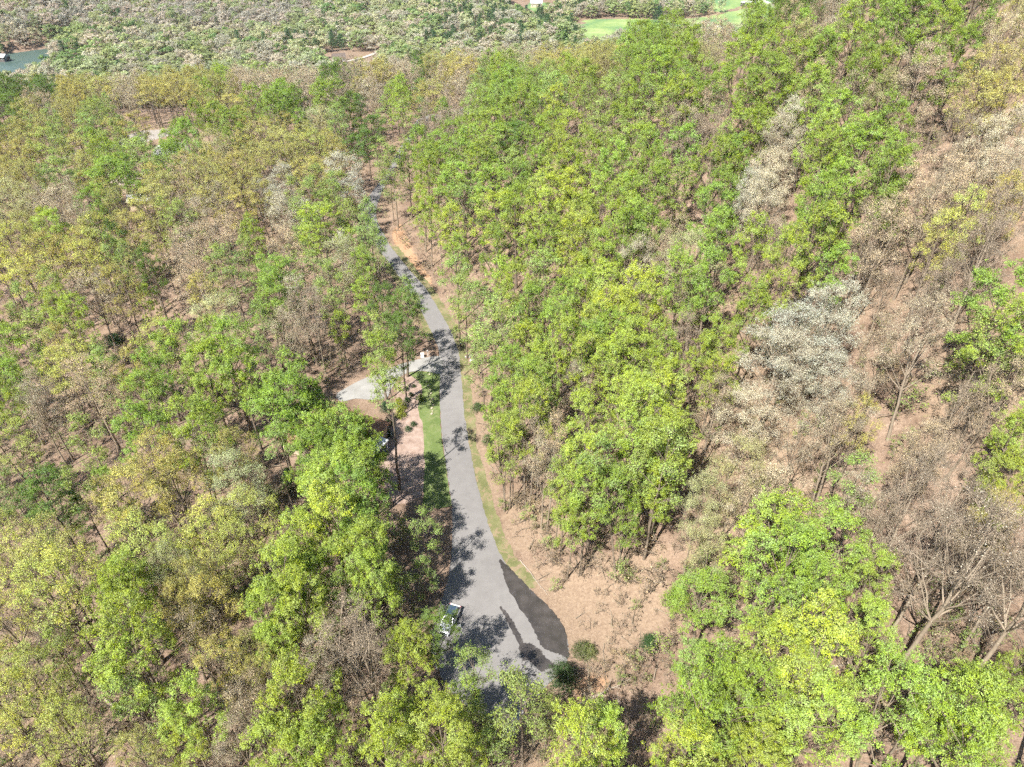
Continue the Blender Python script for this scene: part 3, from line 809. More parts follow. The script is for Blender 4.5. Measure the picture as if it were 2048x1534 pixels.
# hand-measured singles: base pixel, height, crown radius, family override
for bpx, bpy_, h, r, k, fam in ((798, 978, 26, 2.7, 'S', 'pine'), (599, 1053, 21, 2.0, 'S', 'pine'), (752, 1441, 24, 4.5, 'B', 'bare'), (1044, 1530, 21, 3.6, 'S', 'thin'), (832, 1415, 17, 2.9, 'L', 'leafy'),
                              (1172, 1134, 26, 3.6, 'S', 'thin'), (1288, 1116, 27, 3.8, 'S', 'thin'), (1098, 1058, 24, 2.9, 'T', 'bud'), (1112, 1092, 20, 2.2, 'S', 'thin'), (1026, 1006, 20, 2.4, 'S', 'thin'),
                              (788, 443, 20, 3.0, 'S', 'thin'), (1787, 1342, 29, 5.5, 'B', 'bare'), (1930, 1368, 29, 5.0, 'B', 'bare')):
    L = locate(bpx, bpy_, 0.05)
    TREES.append(dict(x=L[0], y=L[1], z=float(terrain(L[0], L[1])), h=h, r=r, kind=k, fam=fam, px=bpx, py=bpy_ - 120, w=80, sv=True))

# the rest of the wood: spaced between the surveyed trees, of the kind that grows nearby
svp = np.array([(t['px'], t['py']) for t in TREES]); svk = [t['kind'] for t in TREES]
OPEN = [(1010,1100),(985,1000),(960,900),(935,790),(930,700),(895,620),(835,545),(800,450),(800,380),(830,270),(815,260),(760,350),(718,410),(730,470),(790,560),(850,660),(868,705),(700,765),(690,790),
        (770,820),(775,1000),(850,1010),(905,1060),(905,1190),(850,1270),(870,1350),(1010,1460),(1150,1420),(1340,1340),(1340,1130),(1180,1120)]
OPEN = np.array(OPEN, float)
CLEAR = [np.array(p, float) for p in ([(230,200),(395,200),(395,260),(330,300),(230,262)], [(630,90),(760,90),(760,136),(650,140)], [(0,100),(120,93),(110,112),(96,134),(60,150),(0,152)], [(1020,-10),(1115,-10),(1112,24),(1020,24)],
                                  [(1150,30),(1300,38),(1440,20),(1480,-12),(1590,-12),(1560,40),(1480,60),(1400,68),(1320,78),(1250,74),(1160,95)], [(395,262),(455,258),(455,290),(400,300)], [(300,252),(352,250),(352,305),(300,305)], [(690,580),(200,580),(200,700),(330,700)], [(225,-20),(250,-20),(252,6),(226,6)])]
cellsz = 6.0
grid = {}
def put(x, y, r): grid.setdefault((int(x // cellsz), int(y // cellsz)), []).append((x, y, r))
def free(x, y, r):
    n = int(math.ceil(9 / cellsz))
    cx, cy = int(x // cellsz), int(y // cellsz)
    for i in range(cx - n, cx + n + 1):
        for j in range(cy - n, cy + n + 1):
            for a, b, c in grid.get((i, j), ()):
                if (a - x) ** 2 + (b - y) ** 2 < (.80 * (r + c)) ** 2: return False
    return True
for t in TREES: put(t['x'], t['y'], min(t['r'], 4.2))
frng = np.random.default_rng(5)
N = 26000
fy = 20 + 440 * frng.random(N) ** .8
fx = (frng.random(N) * 2 - 1) * (fy * .98 + 75)
fz = terrain(fx, fy)
fd = sdist(ROAD, fx, fy)
fpx, fpy, fzc = project(fx, fy, fz + 13)
bpx_, bpy2, _ = project(fx, fy, fz)
OPL, CLL = OPEN.tolist(), [c.tolist() for c in CLEAR]
for x, y, z, dd, px, py, zc, bxp, byp in zip(*[a.tolist() for a in (fx, fy, fz, fd, fpx, fpy, fzc, bpx_, bpy2)]):
    if dd < 2.2: continue
    if float(z) < -30: continue
    if not (-230 < px < W + 200 and -120 < py < H + 420): continue
    d2 = (svp[:, 0] - px) ** 2 + ((svp[:, 1] - py) * 1.4) ** 2
    o = np.argsort(d2)[:3]
    k = svk[o[0] if frng.random() < .65 else o[int(frng.integers(0, 3))]]
    r = frng.uniform(3.2, 5.0) if k in 'GLDYOP' else frng.uniform(2.6, 4.2)
    if k in 'BTOYQ' and py > 430 and frng.random() < min(.93, .62 + (py - 430) / 900): continue
    if k in 'BTOYQ' and py > 430: r *= .8
    if k in 'GLSDP' and frng.random() < (.68 if py > 430 else .35): continue
    if not free(x, y, r): continue
    rp = r * FPX / float(zc)
    if sd1(OPL, px, py) < rp * .8: continue
    if any(sd1(c, px, py) < 0 for c in CLL): continue
    if blocked(x, y, 2.0): continue
    if sd1(OPL, bxp, byp) < 4: continue
    h = KIND[k][2] * frng.uniform(.72, 1.0)
    TREES.append(dict(x=x, y=y, z=float(z), h=h, r=r, kind=k, px=float(px), py=float(py), w=rp * 2, sv=False))
    put(x, y, r)

# ------------------------------------------------------------------ plant the trees
def tint_of(kind, q=rnd):
    c = np.array(KIND[kind][1])
    v = q.uniform(.84, 1.16)
    w = q.uniform(-.09, .09)
    return (float(c[0] * v * (1 + w)), float(c[1] * v), float(c[2] * v * (1 - w)))
for t in TREES:
    p = project(t['x'], t['y'], t['z'] + t['h'] * .68)
    t['sx'], t['sy'], t['zc'] = float(p[0]), float(p[1]), float(p[2])
    t['size'] = 2 * t['r'] * FPX / t['zc']
    fam = t.get('fam', KIND[t['kind']][0])
    t['fam'] = fam
    t['var'] = rnd.randrange(len(PROTO[fam]))
    t['tint'] = tint_of(t['kind'])
    t['btone'] = min(1, max(0, KIND[t['kind']][3] + rnd.uniform(-.2, .25)))
    t['rot'] = rnd.uniform(0, 6.283)
cand = [t for t in TREES if t['sv'] and -20 < t['sx'] < W + 20 and -10 < t['sy'] < H + 40]
cand.sort(key=lambda t: -t['size'])
SINGLES = cand[:300]
ids = {id(t) for t in SINGLES}
REST = [t for t in TREES if id(t) not in ids]
print('trees', len(TREES), 'surveyed', sum(t['sv'] for t in TREES), 'singles', len(SINGLES), 'smallest', SINGLES[-1]['size'])

def plant(t, name):
    tm, cm, fm, H0, R0 = PROTO[t['fam']][t['var']]
    e = empty(name, (t['x'], t['y'], t['z'] - .05), t['rot'])
    e.rotation_euler = (rnd.gauss(0, .03), rnd.gauss(0, .03), t['rot'])
    e.scale = (t['r'] / R0, t['r'] / R0, t['h'] / H0)
    a = link('trunk', tm, e); a['btone'] = t['btone']
    c = link('crown', cm, e); c['btone'] = t['btone']; c['tint'] = list(t['tint'])
    t['obj'] = e
    return e
for t in SINGLES:
    plant(t, KIND[t['kind']][4])

# unlabelled mass: instances of real trees spread by a node group over surveyed points
def scatter(name, pts, protos, label, cat):
    """pts: list of (x, y, z, proto index, rot z, scale xyz, tint, btone)"""
    cl = bpy.data.collections.new(name + '_kinds')
    for i, me in enumerate(protos):
        o = bpy.data.objects.new('k%03d' % i, me); cl.objects.link(o)
    me = bpy.data.meshes.new(name)
    n = len(pts)
    me.vertices.add(n)
    me.vertices.foreach_set('co', np.array([p[:3] for p in pts], np.float32).ravel())
    def a(nm, typ, vals, key):
        x = me.attributes.new(nm, typ, 'POINT'); x.data.foreach_set(key, np.array(vals, np.int32 if typ == 'INT' else np.float32).ravel())
    a('which', 'INT', [p[3] for p in pts], 'value')
    a('turn', 'FLOAT_VECTOR', [(0, 0, p[4]) for p in pts], 'vector')
    a('grow', 'FLOAT_VECTOR', [p[5] for p in pts], 'vector')
    a('tint', 'FLOAT_VECTOR', [p[6] for p in pts], 'vector')
    a('btone', 'FLOAT', [p[7] for p in pts], 'value')
    me.update()
    ng = bpy.data.node_groups.new(name + '_spread', 'GeometryNodeTree')
    ng.interface.new_socket('Geometry', in_out='INPUT', socket_type='NodeSocketGeometry')
    ng.interface.new_socket('Geometry', in_out='OUTPUT', socket_type='NodeSocketGeometry')
    N_, L_ = ng.nodes, ng.links
    gi, go = N_.new('NodeGroupInput'), N_.new('NodeGroupOutput')
    ci = N_.new('GeometryNodeCollectionInfo'); ci.inputs['Collection'].default_value = cl
    ci.inputs['Separate Children'].default_value = True; ci.inputs['Reset Children'].default_value = True
    ip = N_.new('GeometryNodeInstanceOnPoints'); ip.inputs['Pick Instance'].default_value = True
    def na(nm, typ):
        x = N_.new('GeometryNodeInputNamedAttribute'); x.data_type = typ; x.inputs['Name'].default_value = nm
        return next(o for o in x.outputs if o.enabled and o.name == 'Attribute')
    L_.new(gi.outputs[0], ip.inputs['Points']); L_.new(ci.outputs[0], ip.inputs['Instance'])
    L_.new(na('which', 'INT'), ip.inputs['Instance Index'])
    L_.new(na('turn', 'FLOAT_VECTOR'), ip.inputs['Rotation']); L_.new(na('grow', 'FLOAT_VECTOR'), ip.inputs['Scale'])
    L_.new(ip.outputs[0], go.inputs[0])
    o = link(name, me)
    md = o.modifiers.new('spread', 'NODES'); md.node_group = ng
    return tag(o, label, cat, kind='stuff')

order = [f for f in ('leafy', 'thin', 'oak', 'bud', 'pale', 'bare', 'pine')]
base_i, meshes = {}, []
for f in order:
    base_i[f] = len(meshes); meshes += [p[2] for p in PROTO[f]]
pts = []
for t in REST:
    _, _, _, H0, R0 = PROTO[t['fam']][t['var']]
    s = t['r'] / R0
    pts.append((t['x'], t['y'], t['z'] - .05, base_i[t['fam']] + t['var'], t['rot'], (s, s, t['h'] / H0), t['tint'], t['btone']))
scatter('forest', pts, meshes, 'mixed spring wood filling in between the larger trees', 'forest')

# far wood in the valley and on the hills behind
vr = np.random.default_rng(21)
far_m = [p[2] for f in ('far_leafy', 'far_fuzz', 'far_pine') for p in PROTO[f]]
far_k = {'leaf': [0, 1, 2], 'fuzz': [3, 4], 'pine': [5, 6]}
fg = {}
pts = []
NV = 42000
vy = 395 + 850 * vr.random(NV) ** .75
vx = (vr.random(NV) * 2 - 1) * (vy * .86 + 60)
vz = terrain(vx, vy)
ld = sdist(LAKE, vx, vy)
md_ = np.min([sdist(p, vx, vy) for p in MEADOW], axis=0)
nz = lambda x, y, s, o: math.sin(x * s + o) * math.sin(y * s * 1.3 + o * 2) + .6 * math.sin(x * s * 2.3 + y * s * 1.7 + o)
for x, y, z, a, b in zip(vx, vy, vz, ld, md_):
    if a < 2 or b < 3: continue
    if float(z) > -12 and y < 560: continue
    r = vr.uniform(5.0, 9.6) * (.8 if y > 850 else 1)
    cx, cy = int(x // 8), int(y // 8)
    if any((u - x) ** 2 + (w - y) ** 2 < (.62 * (r + q)) ** 2 for i in (cx-1, cx, cx+1, cx-2, cx+2) for j in (cy-1, cy, cy+1, cy-2, cy+2) for u, w, q in fg.get((i, j), ())): continue
    px, py, zc = (float(q) for q in project(x, y, z + 6))
    if not (-160 < px < W + 160 and py > -90): continue
    if any(sd1(c, px, py) < 0 for c in CLL[1:]): continue
    g = nz(x, y, .017, 1.3); e = nz(x, y, .026, 4.1); v = vr.uniform(.8, 1.2)
    pinez = (px > 850 and py < 90 and px < 1170) or g > 1.0
    hill = py < 62 and px < 620
    if (pinez and vr.random() < .42) or vr.random() < .03: kd, c, h, r2 = 'pine', (.08, .145, .055), vr.uniform(13, 19), r * .6
    elif hill:
        kd = 'fuzz' if vr.random() < .8 else 'leaf'
        c = (.42, .375, .31) if vr.random() < .72 else (.31, .35, .16); h, r2 = vr.uniform(13, 18), r
    else:
        u = vr.random()
        if u < .30 + .12 * e: kd, c = 'fuzz', (.47, .43, .33)
        elif u < .52 + .1 * e: kd, c = 'fuzz', (.43, .45, .25)
        elif u < .82: kd, c = 'leaf', (.31, .37, .14)
        elif u < .9: kd, c = 'leaf', (.42, .42, .25)
        else: kd, c = 'leaf', (.17, .27, .08)
        h, r2 = vr.uniform(11, 17), r
    w = vr.uniform(-.08, .08)
    wh = far_k[kd][int(vr.integers(0, len(far_k[kd])))]
    H0, R0 = {'leaf': (14, 5.6), 'fuzz': (14, 5.8), 'pine': (18, 3.2)}[kd]
    s = r2 / R0
    pts.append((x, y, float(z) - .1, wh, vr.uniform(0, 6.28), (s, s, h / H0), (c[0] * v * .95 * (1 + w), c[1] * v * .95, c[2] * v * .95), vr.uniform(.3, .8)))
    fg.setdefault((cx, cy), []).append((x, y, r))
print('far trees', len(pts))
scatter('far_woodland', pts, far_m, 'far valley woodland of grey and pale green trees', 'woodland')

# undergrowth: saplings, brush and seedlings on the forest floor
ur = np.random.default_rng(33)
pts = []
NU = 9500
uy = 38 + 260 * ur.random(NU) ** 1.25
ux = (ur.random(NU) * 2 - 1) * (uy * .85 + 30)
uz = terrain(ux, uy)
ud = np.min([sdist(p, ux, uy) for p in FLATS + [BED.tolist()]], axis=0)
upx, upy, _ = project(ux, uy, uz)
for x, y, z, d, px, py in zip(ux, uy, uz, ud, upx, upy):
    if d < 2.4: continue
    dx, dy = x - HOUSE_C[0], y - HOUSE_C[1]
    if abs(dx) < 13 and abs(dy) < 12: continue
    if not (-80 < px < W + 80 and py < H + 60): continue
    wh = int(ur.choice([0, 1, 2, 3], p=[.08, .14, .39, .39]))
    s = ur.uniform(.18, .55) if ur.random() < .75 else ur.uniform(.5, 1.0)
    if wh < 2 and ur.random() < .8: c = (.24, .31, .07)
    else: c = (.36, .27, .15)
    v = ur.uniform(.75, 1.2)
    pts.append((x, y, float(z) - .05, wh, ur.uniform(0, 6.28), (s * ur.uniform(.8, 1.6),) * 2 + (s,), tuple(v * q for q in c), ur.uniform(.2, .9)))
sticks = []
for s_ in range(3):
    g_ = Geo(); q_ = random.Random(s_)
    p_ = curve_pts((-1.6, 0, .06), (1.7, q_.uniform(-.3, .3), .10), 7, .06, 90 + s_)
    g_.tube(p_, np.linspace(.07, .02, 7), 5, 1)
    for k_ in (2, 3, 4, 5):
        e_ = p_[k_] + np.array([q_.uniform(.2, .7), q_.choice((-1, 1)) * q_.uniform(.3, .8), q_.uniform(0, .25)])
        g_.tube([p_[k_], (p_[k_] + e_) / 2 + np.array([.05, 0, .05]), e_], [.03, .02, .008], 3, 1)
    sticks.append(g_.mesh('stick', [LEAF, BARK], smooth=[1]))
for x, y, z, d in zip(ux[::2], uy[::2], uz[::2], ud[::2]):
    if d < 2.4: continue
    x, y = x + ur.uniform(-3, 3), y + ur.uniform(-3, 3)
    if min(sd1(f_, x, y) for f_ in FLATS) < 2: continue
    s = ur.uniform(.5, 1.5)
    pts.append((x, y, float(terrain(x, y)), 4 + int(ur.integers(0, 3)), ur.uniform(0, 6.28), (s, s, s), (.3, .2, .1), ur.uniform(.1, .9)))
scatter('undergrowth', pts, [p[2] for p in PROTO['sapling']] + sticks, 'thin saplings and brush on the leaf-covered forest floor', 'undergrowth')

# ------------------------------------------------------------------ things
M_SILVER = plain('silver_paint', (.62, .63, .64), .28, .5, .35, .05, 1.0, .6)
M_ROOFP = plain('sky_tinted_gloss_roof', (.035, .055, .085), .16, .6, .0, .1, 1.0, .8)  # dark car roof; blue of the reflected sky is put into its base colour
M_GLASS = plain('dark_glass', (.012, .016, .02), .06, .8, 0, .1)
M_TYRE = plain('tyre_rubber', (.02, .02, .02), .9, .2)
M_RIM = plain('alloy', (.5, .5, .5), .35, .5, .8)
M_TRIM = plain('black_trim', (.03, .03, .032), .6, .3)
M_LAMP = plain('lamp_lens', (.75, .76, .74), .15, .6)
M_RED = plain('tail_lens', (.35, .02, .02), .2, .5)
M_SEAT = plain('tan_seat', (.42, .33, .2), .8, .2)
M_ROOF_B = roof_material('brown_shingles', (.20, .115, .075))
M_ROOF_G = roof_material('grey_shingles', (.36, .345, .33))
M_METAL_R = plain('pale_metal_roof', (.42, .42, .41), .5, .4)
M_SIDING = plain('tan_siding', (.46, .37, .26), .85, .2)
M_WHITE = plain('white_trim', (.6, .59, .56), .7, .3)
M_DWALL = plain('dark_siding', (.10, .085, .075), .85, .2)
M_PANE = plain('window_glass', (.03, .04, .05), .08, .7)
M_DOOR = plain('brown_door', (.14, .07, .04), .6, .3)
M_STONE = grass_material('stone', (.22, .19, .13), (.33, .285, .20), (.42, .38, .29), 1.2)
M_WSTONE = grass_material('white_stone', (.34, .32, .295), (.47, .45, .42), (.6, .58, .55), 1.5)
M_LOG = plain('weathered_log', (.30, .25, .20), .9, .15, 0, .35, 1.2)

def make_car(loc, rz):
    car = empty('parked_car', loc, rz)          # nose along +x
    # body shell: cross-sections along x
    xs = [-2.32, -2.2, -1.5, -.6, .5, 1.1, 1.75, 2.2, 2.36]
    hw = [.78, .88, .93, .94, .94, .93, .90, .82, .68]
    zt = [.86, .98, 1.0, 1.0, 1.0, .99, .93, .82, .68]
    b = Box(); v = []; k = 8
    for x, w, z in zip(xs, hw, zt):
        v += [(x, -w * .86, .24), (x, -w, .45), (x, -w, z - .16), (x, -w * .9, z), (x, w * .9, z), (x, w, z - .16), (x, w, .45), (x, w * .86, .24)]
    f = []
    for i in range(len(xs) - 1):
        for j in range(k):
            f.append((i*k + j, i*k + (j+1) % k, (i+1)*k + (j+1) % k, (i+1)*k + j))
    f += [tuple(range(k)), tuple(range((len(xs)-1)*k + k - 1, (len(xs)-1)*k - 1, -1))]
    b.poly(v, [tuple(reversed(g)) for g in f])
    body = b.build('body', M_SILVER, car, True)
    m = body.modifiers.new('edge', 'BEVEL'); m.width = .05; m.segments = 2; m.limit_method = 'ANGLE'; m.angle_limit = R(35)
    # glasshouse
    g = Box()
    lo = [(-2.12, .80), (1.02, .80)]; hi = [(-1.72, .64), (.22, .64)]
    v = [(-2.12,-.82,.98),(1.02,-.82,.98),(1.02,.82,.98),(-2.12,.82,.98),(-1.75,-.66,1.56),(.2,-.66,1.56),(.2,.66,1.56),(-1.75,.66,1.56)]
    g.poly(v, [(3,2,1,0),(4,5,6,7),(0,1,5,4),(1,2,6,5),(2,3,7,6),(3,0,4,7)])
    gl = g.build('windows', M_GLASS, car)
    gb = gl.modifiers.new('edge', 'BEVEL'); gb.width = .04; gb.segments = 2
    r = Box(); r.box(-1.80, .26, -.70, .70, 1.555, 1.615, 0, .05)
    ro = r.build('roof', M_ROOFP, car); bm_ = ro.modifiers.new('edge', 'BEVEL'); bm_.width = .03; bm_.segments = 2
    for y in (-.6, .6):
        q = Box(); q.box(-1.6, .1, y - .025, y + .025, 1.64, 1.68); q.box(-1.6, -1.5, y - .02, y + .02, 1.6, 1.64); q.box(0, .1, y - .02, y + .02, 1.6, 1.64)
        q.build('roof_rail', M_RIM, ro)
    for x0, z0, x1, z1 in ((1.02, .985, .2, 1.57), (-2.14, .985, -1.75, 1.57), (-.55, .985, -.55, 1.57)):       # pillars
        for s in (-1, 1):
            q = Box()
            y0, y1 = s * .835, s * .675
            q.poly([(x0-.05,y0,z0),(x0+.05,y0,z0),(x0+.05,y0-s*.04,z0),(x0-.05,y0-s*.04,z0),(x1-.05,y1,z1),(x1+.05,y1,z1),(x1+.05,y1-s*.04,z1),(x1-.05,y1-s*.04,z1)],
                   [(0,1,5,4),(1,2,6,5),(2,3,7,6),(3,0,4,7),(0,3,2,1),(4,5,6,7)])
            q.build('pillar', M_SILVER, car)
    q = Box(); q.box(1.2, 2.1, -.62, .62, .955, .985, 0, .08)
    q.build('hood', M_SILVER, car)
    q = Box(); q.box(-2.40, -2.16, -.80, .80, .55, 1.04, 0, .03); q.build('tailgate', M_WHITE, car)
    q = Box(); q.box(2.2, 2.44, -.78, .78, .28, .56, 0, .04); q.build('front_bumper', M_SILVER, car)
    q = Box(); q.box(-2.46, -2.2, -.8, .8, .3, .55, 0, .04); q.build('rear_bumper', M_SILVER, car)
    q = Box(); q.box(2.30, 2.40, -.42, .42, .56, .70); q.build('grille', M_TRIM, car)
    for s in (-1, 1):
        q = Box(); q.box(2.08, 2.34, s*.66 - .16, s*.66 + .16, .62, .78, 0, .03); q.build('headlight', M_LAMP, car)
        q = Box(); q.box(-2.36, -2.2, s*.78 - .09, s*.78 + .09, .7, 1.02); q.build('tail_light', M_RED, car)
        q = Box(); q.box(.82, .98, s*1.0 - .1, s*1.0 + .1, 1.02, 1.16, 0, .02); q.build('mirror', M_SILVER, car)
        for x in (-1.42, 1.42):
            ty = Box().cyl((x, s * .96 - s * .24, .34), (0, s, 0), .34, .25, 20).build('wheel', M_TYRE, car)
            Box().cyl((x, s * .96 - .01 * s, .34), (0, s, 0), .21, .035, 14).build('rim', M_RIM, ty)
    # opened driver's door, hinged by the front pillar on the car's left
    d = empty('door', (.98, .93, 0), R(-62)); d.parent = car
    q = Box(); q.box(-1.12, 0, -.06, .03, .36, .98); q.build('door_panel', M_SILVER, d)
    q = Box(); q.poly([(-1.1,-.05,.98),(-.05,-.05,.98),(-.45,-.05,1.5),(-1.05,-.05,1.5),(-1.1,.0,.98),(-.05,.0,.98),(-.45,.0,1.5),(-1.05,.0,1.5)], [(0,1,2,3),(7,6,5,4),(0,4,5,1),(1,5,6,2),(2,6,7,3),(3,7,4,0)])
    q.build('door_window', M_GLASS, d)
    q = Box(); q.box(-.25, .35, .22, .72, .5, .62); q.box(-.32, -.18, .24, .70, .6, 1.2); q.build('seat', M_SEAT, car)
    return tag(car, 'silver car with dark roof in reflected-sky blue and open driver door beside the turning circle', 'car')
cx, cy = at(899, 1238, .8)
x1, y1 = at(888, 1262, .8); x2, y2 = at(911, 1213, .8)
make_car((cx, cy, .03), math.atan2(y1 - y2, x1 - x2))

def make_house(name, x, y, rz, lx, ly, hw, hr, roof_m, wall_m, label, hip=True, chimney=False, over=.55, z=None, wins=3, porch=False, cat='house'):
    zg = float(terrain(x, y)) if z is None else z
    e = empty(name, (x, y, zg), rz)
    w = Box(); w.box(-lx/2, lx/2, -ly/2, ly/2, -1.5, hw)
    if not hip:
        for s in (-1, 1):
            xx = s * lx / 2
            w.poly([(xx, -ly/2, hw), (xx, ly/2, hw), (xx, 0, hw + hr - .1), (xx - s*.2, -ly/2, hw), (xx - s*.2, ly/2, hw), (xx - s*.2, 0, hw + hr - .1)], [(0,1,2) if s > 0 else (2,1,0), (0,2,5,3), (2,1,4,5)])
    wall = w.build('wall', wall_m, e)
    a, b = lx/2 + over, ly/2 + over
    rl = max(.4, lx/2 - ly/2 * .9) if hip else a
    zb = hw - .12
    t = Box()
    top = [(-a,-b,zb+.16),(a,-b,zb+.16),(a,b,zb+.16),(-a,b,zb+.16),(-rl,0,zb+hr+.2),(rl,0,zb+hr+.2)]
    bot = [(-a,-b,zb),(a,-b,zb),(a,b,zb),(-a,b,zb)]
    t.poly(top + bot, [(0,1,5,4),(2,3,4,5),(1,2,5),(3,0,4),(6,9,8,7),(0,6,7,1),(1,7,8,2),(2,8,9,3),(3,9,6,0)])
    roof = t.build('roof', roof_m, e)
    Box().box(-rl, rl, -.12, .12, zb + hr + .17, zb + hr + .27).build('ridge_cap', roof_m, roof)
    for s in (-1, 1):
        Box().box(-a, a, s*b - .07 + s*.09, s*b + .07 + s*.09, zb + .02, zb + .15).build('gutter', M_DOOR, roof)
    if chimney:
        Box().box(lx*.12, lx*.12 + .9, -1.4, -.6, hw, hw + hr + 1.1).box(lx*.12 - .08, lx*.12 + .98, -1.48, -.52, hw + hr + 1.1, hw + hr + 1.25).build('chimney', M_STONE, roof)
    for s in (-1, 1):
        for i in range(wins):
            xx = -lx/2 + lx * (i + .5) / wins
            f = Box(); f.box(xx - .6, xx + .6, s*(ly/2 + .03) - .05, s*(ly/2 + .03) + .05, .9, 2.3)
            fo = f.build('window', M_WHITE, e)
            Box().box(xx - .5, xx + .5, s*(ly/2 + .075) - .02, s*(ly/2 + .075) + .02, 1.0, 2.2).build('pane', M_PANE, fo)
        xx = s * (lx/2 + .03)
        f = Box().box(xx - .05, xx + .05, -1.6, -.5, .9, 2.3).build('window', M_WHITE, e)
        Box().box(xx + s*.045 - .02, xx + s*.045 + .02, -1.5, -.6, 1.0, 2.2).build('pane', M_PANE, f)
    do = Box().box(lx/2 - .02, lx/2 + .08, .5, 1.5, 0, 2.1).build('door', M_DOOR, e)
    Box().box(lx/2 + .08, lx/2 + .13, .6, .68, 1.0, 1.08).build('handle', M_RIM, do)
    if porch:
        p = Box(); p.box(lx/2, lx/2 + 2.2, -2.0, 2.4, -.3, .12)
        p.build('porch_floor', M_CONC, e)
        pr = Box(); pr.poly([(lx/2 - .3,-2.3,2.75),(lx/2 + 2.5,-2.3,2.5),(lx/2 + 2.5,2.7,2.5),(lx/2 - .3,2.7,2.75),(lx/2 - .3,-2.3,2.6),(lx/2 + 2.5,-2.3,2.35),(lx/2 + 2.5,2.7,2.35),(lx/2 - .3,2.7,2.6)],
                            [(0,1,2,3),(7,6,5,4),(0,4,5,1),(1,5,6,2),(2,6,7,3),(3,7,4,0)])
        pr.build('porch_roof', M_WHITE, e)
        for yy in (-1.9, 2.3): Box().box(lx/2 + 2.1, lx/2 + 2.3, yy - .1, yy + .1, .1, 2.4).build('post', M_WHITE, e)
    return tag(e, label, cat)
make_house('house', HOUSE_C[0], HOUSE_C[1], HOUSE_RZ, 15.5, 11.5, 3.1, 3.3, M_ROOF_B, M_SIDING, 'house with brown shingle roof half hidden by trees beside the driveway', chimney=True, z=0.0, porch=True)
x, y = at(338, 282, 4); make_house('house', x, y, R(20), 12, 9.5, 3.6, 3.4, M_ROOF_G, M_SIDING, 'house with pale grey hipped roof among trees below the gravel street')
x, y = at(240, 338, 3); make_house('house', x, y, R(5), 9, 7, 3.0, 2.4, roof_material('dusty_brown_shingles', (.33, .26, .22)), M_SIDING, 'small house with dusty brown roof below the grey hipped roof', wins=2)
x, y = at(276, 380, 3); make_house('shed', x, y, R(15), 7, 4.5, 2.6, 1.5, M_ROOF_G, M_SIDING, 'low grey-roofed shed among trees left of the upper lane', hip=False, wins=1, cat='shed')
x, y = at(1500, 9, -34); make_house('farm_shed', x, y, R(12), 21, 6, 3.4, 1.6, M_METAL_R, M_DWALL, 'long farm shed with white metal roof at the pasture edge', hip=False, wins=4, cat='shed')
x, y = at(1073, 4, -34); make_house('barn', x, y, R(-3), 13, 9, 4.0, 3.0, M_METAL_R, M_SIDING, 'tan barn with pale metal roof in the far clearing', hip=False, cat='barn')
x, y = at(1033, 16, -35); make_house('house', x, y, R(-8), 10, 7, 3.0, 2.4, M_ROOF_G, M_DWALL, 'dark-walled house beside the tan barn in the valley')
x, y = at(678, 117, -36); make_house('house', x, y, R(20), 10, 7, 3.0, 2.6, roof_material('dark_brown_shingles', (.12, .095, .08)), M_WHITE, 'white-walled house beside the valley dirt lane', hip=False)
x, y = at(137, 132, -36); make_house('house', x, y, R(20), 9, 7, 3.2, 2.4, M_ROOF_G, M_WHITE, 'white lake house with grey roof on the sandy lane')
x, y = at(4, 117, LAKE_Z + 2); make_house('boathouse', x, y, R(-10), 10, 7, 3.0, 2.2, M_ROOF_G, M_DWALL, 'dark boathouse on the far lake shore', hip=False, z=LAKE_Z + .6, cat='boathouse')

def rock(name, x, y, s, mat, seed, label, z=None, group=None, cat='rock'):
    import bmesh
    bm = bmesh.new(); bmesh.ops.create_icosphere(bm, subdivisions=2, radius=1)
    q = random.Random(seed)
    dirs = [Vector((q.gauss(0, 1), q.gauss(0, 1), q.gauss(0, 1))).normalized() for _ in range(9)]
    for v in bm.verts:
        k = 1 + .1 * sum(math.sin(3 * v.co.dot(d) + i) for i, d in enumerate(dirs[:3]))
        for d in dirs:
            t = v.co.dot(d)
            if t > .72: v.co -= d * (t - .72)
        v.co *= k
        v.co = Vector((v.co.x * s[0], v.co.y * s[1], v.co.z * s[2]))
    me = bpy.data.meshes.new(name); bm.to_mesh(me); bm.free(); me.materials.append(mat)
    o = link(name, me); o.location = (x, y, (float(terrain(x, y)) if z is None else z) + s[2] * .45); o.rotation_euler = (0, 0, q.uniform(0, 6))
    return tag(o, label, cat, group)
for i, (px, py, s) in enumerate(((1016, 1458, 1.15), (1030, 1440, .95), (1040, 1424, .6))):
    x, y = at(px, py, .4); rock('boulder', x, y, (s, s * .8, s * .6), M_WSTONE, 5 + i, ('largest white boulder at the lower end of the turning circle', 'middle-sized white boulder beside the largest one below the turning circle', 'smallest white boulder of the three below the turning circle')[i])
ORD = ['first', 'second', 'third', 'fourth', 'fifth', 'sixth', 'seventh', 'eighth', 'ninth', 'tenth', 'eleventh', 'twelfth', 'thirteenth']
for i, (px, py) in enumerate(((853, 763), (858, 771), (859, 779), (862, 786), (860, 791), (864, 798), (862, 803), (866, 810), (863, 816), (865, 822), (864, 827), (860, 748))):
    x, y = at(px + rnd.uniform(-1, 1), py, .1); s = rnd.uniform(.2, .4)
    lb = 'pale stone of the row on the lawn, %s from the driveway' % ORD[i] if i < 11 else 'pale stone pair at the lawn corner by the driveway mouth'
    rock('garden_stone', x, y, (s, s * .8, s * .55), M_STONE, 40 + i, lb, 0.02, 'stones on the lawn', 'stone')
for i, (px, py) in enumerate(((938, 712), (944, 720))):
    x, y = at(px, py, .3); rock('boulder', x, y, (.9 - .3 * i, .6, .4), M_WSTONE, 70 + i, ('larger white rock on the bank opposite the driveway', 'smaller white rock on the bank opposite the driveway')[i])

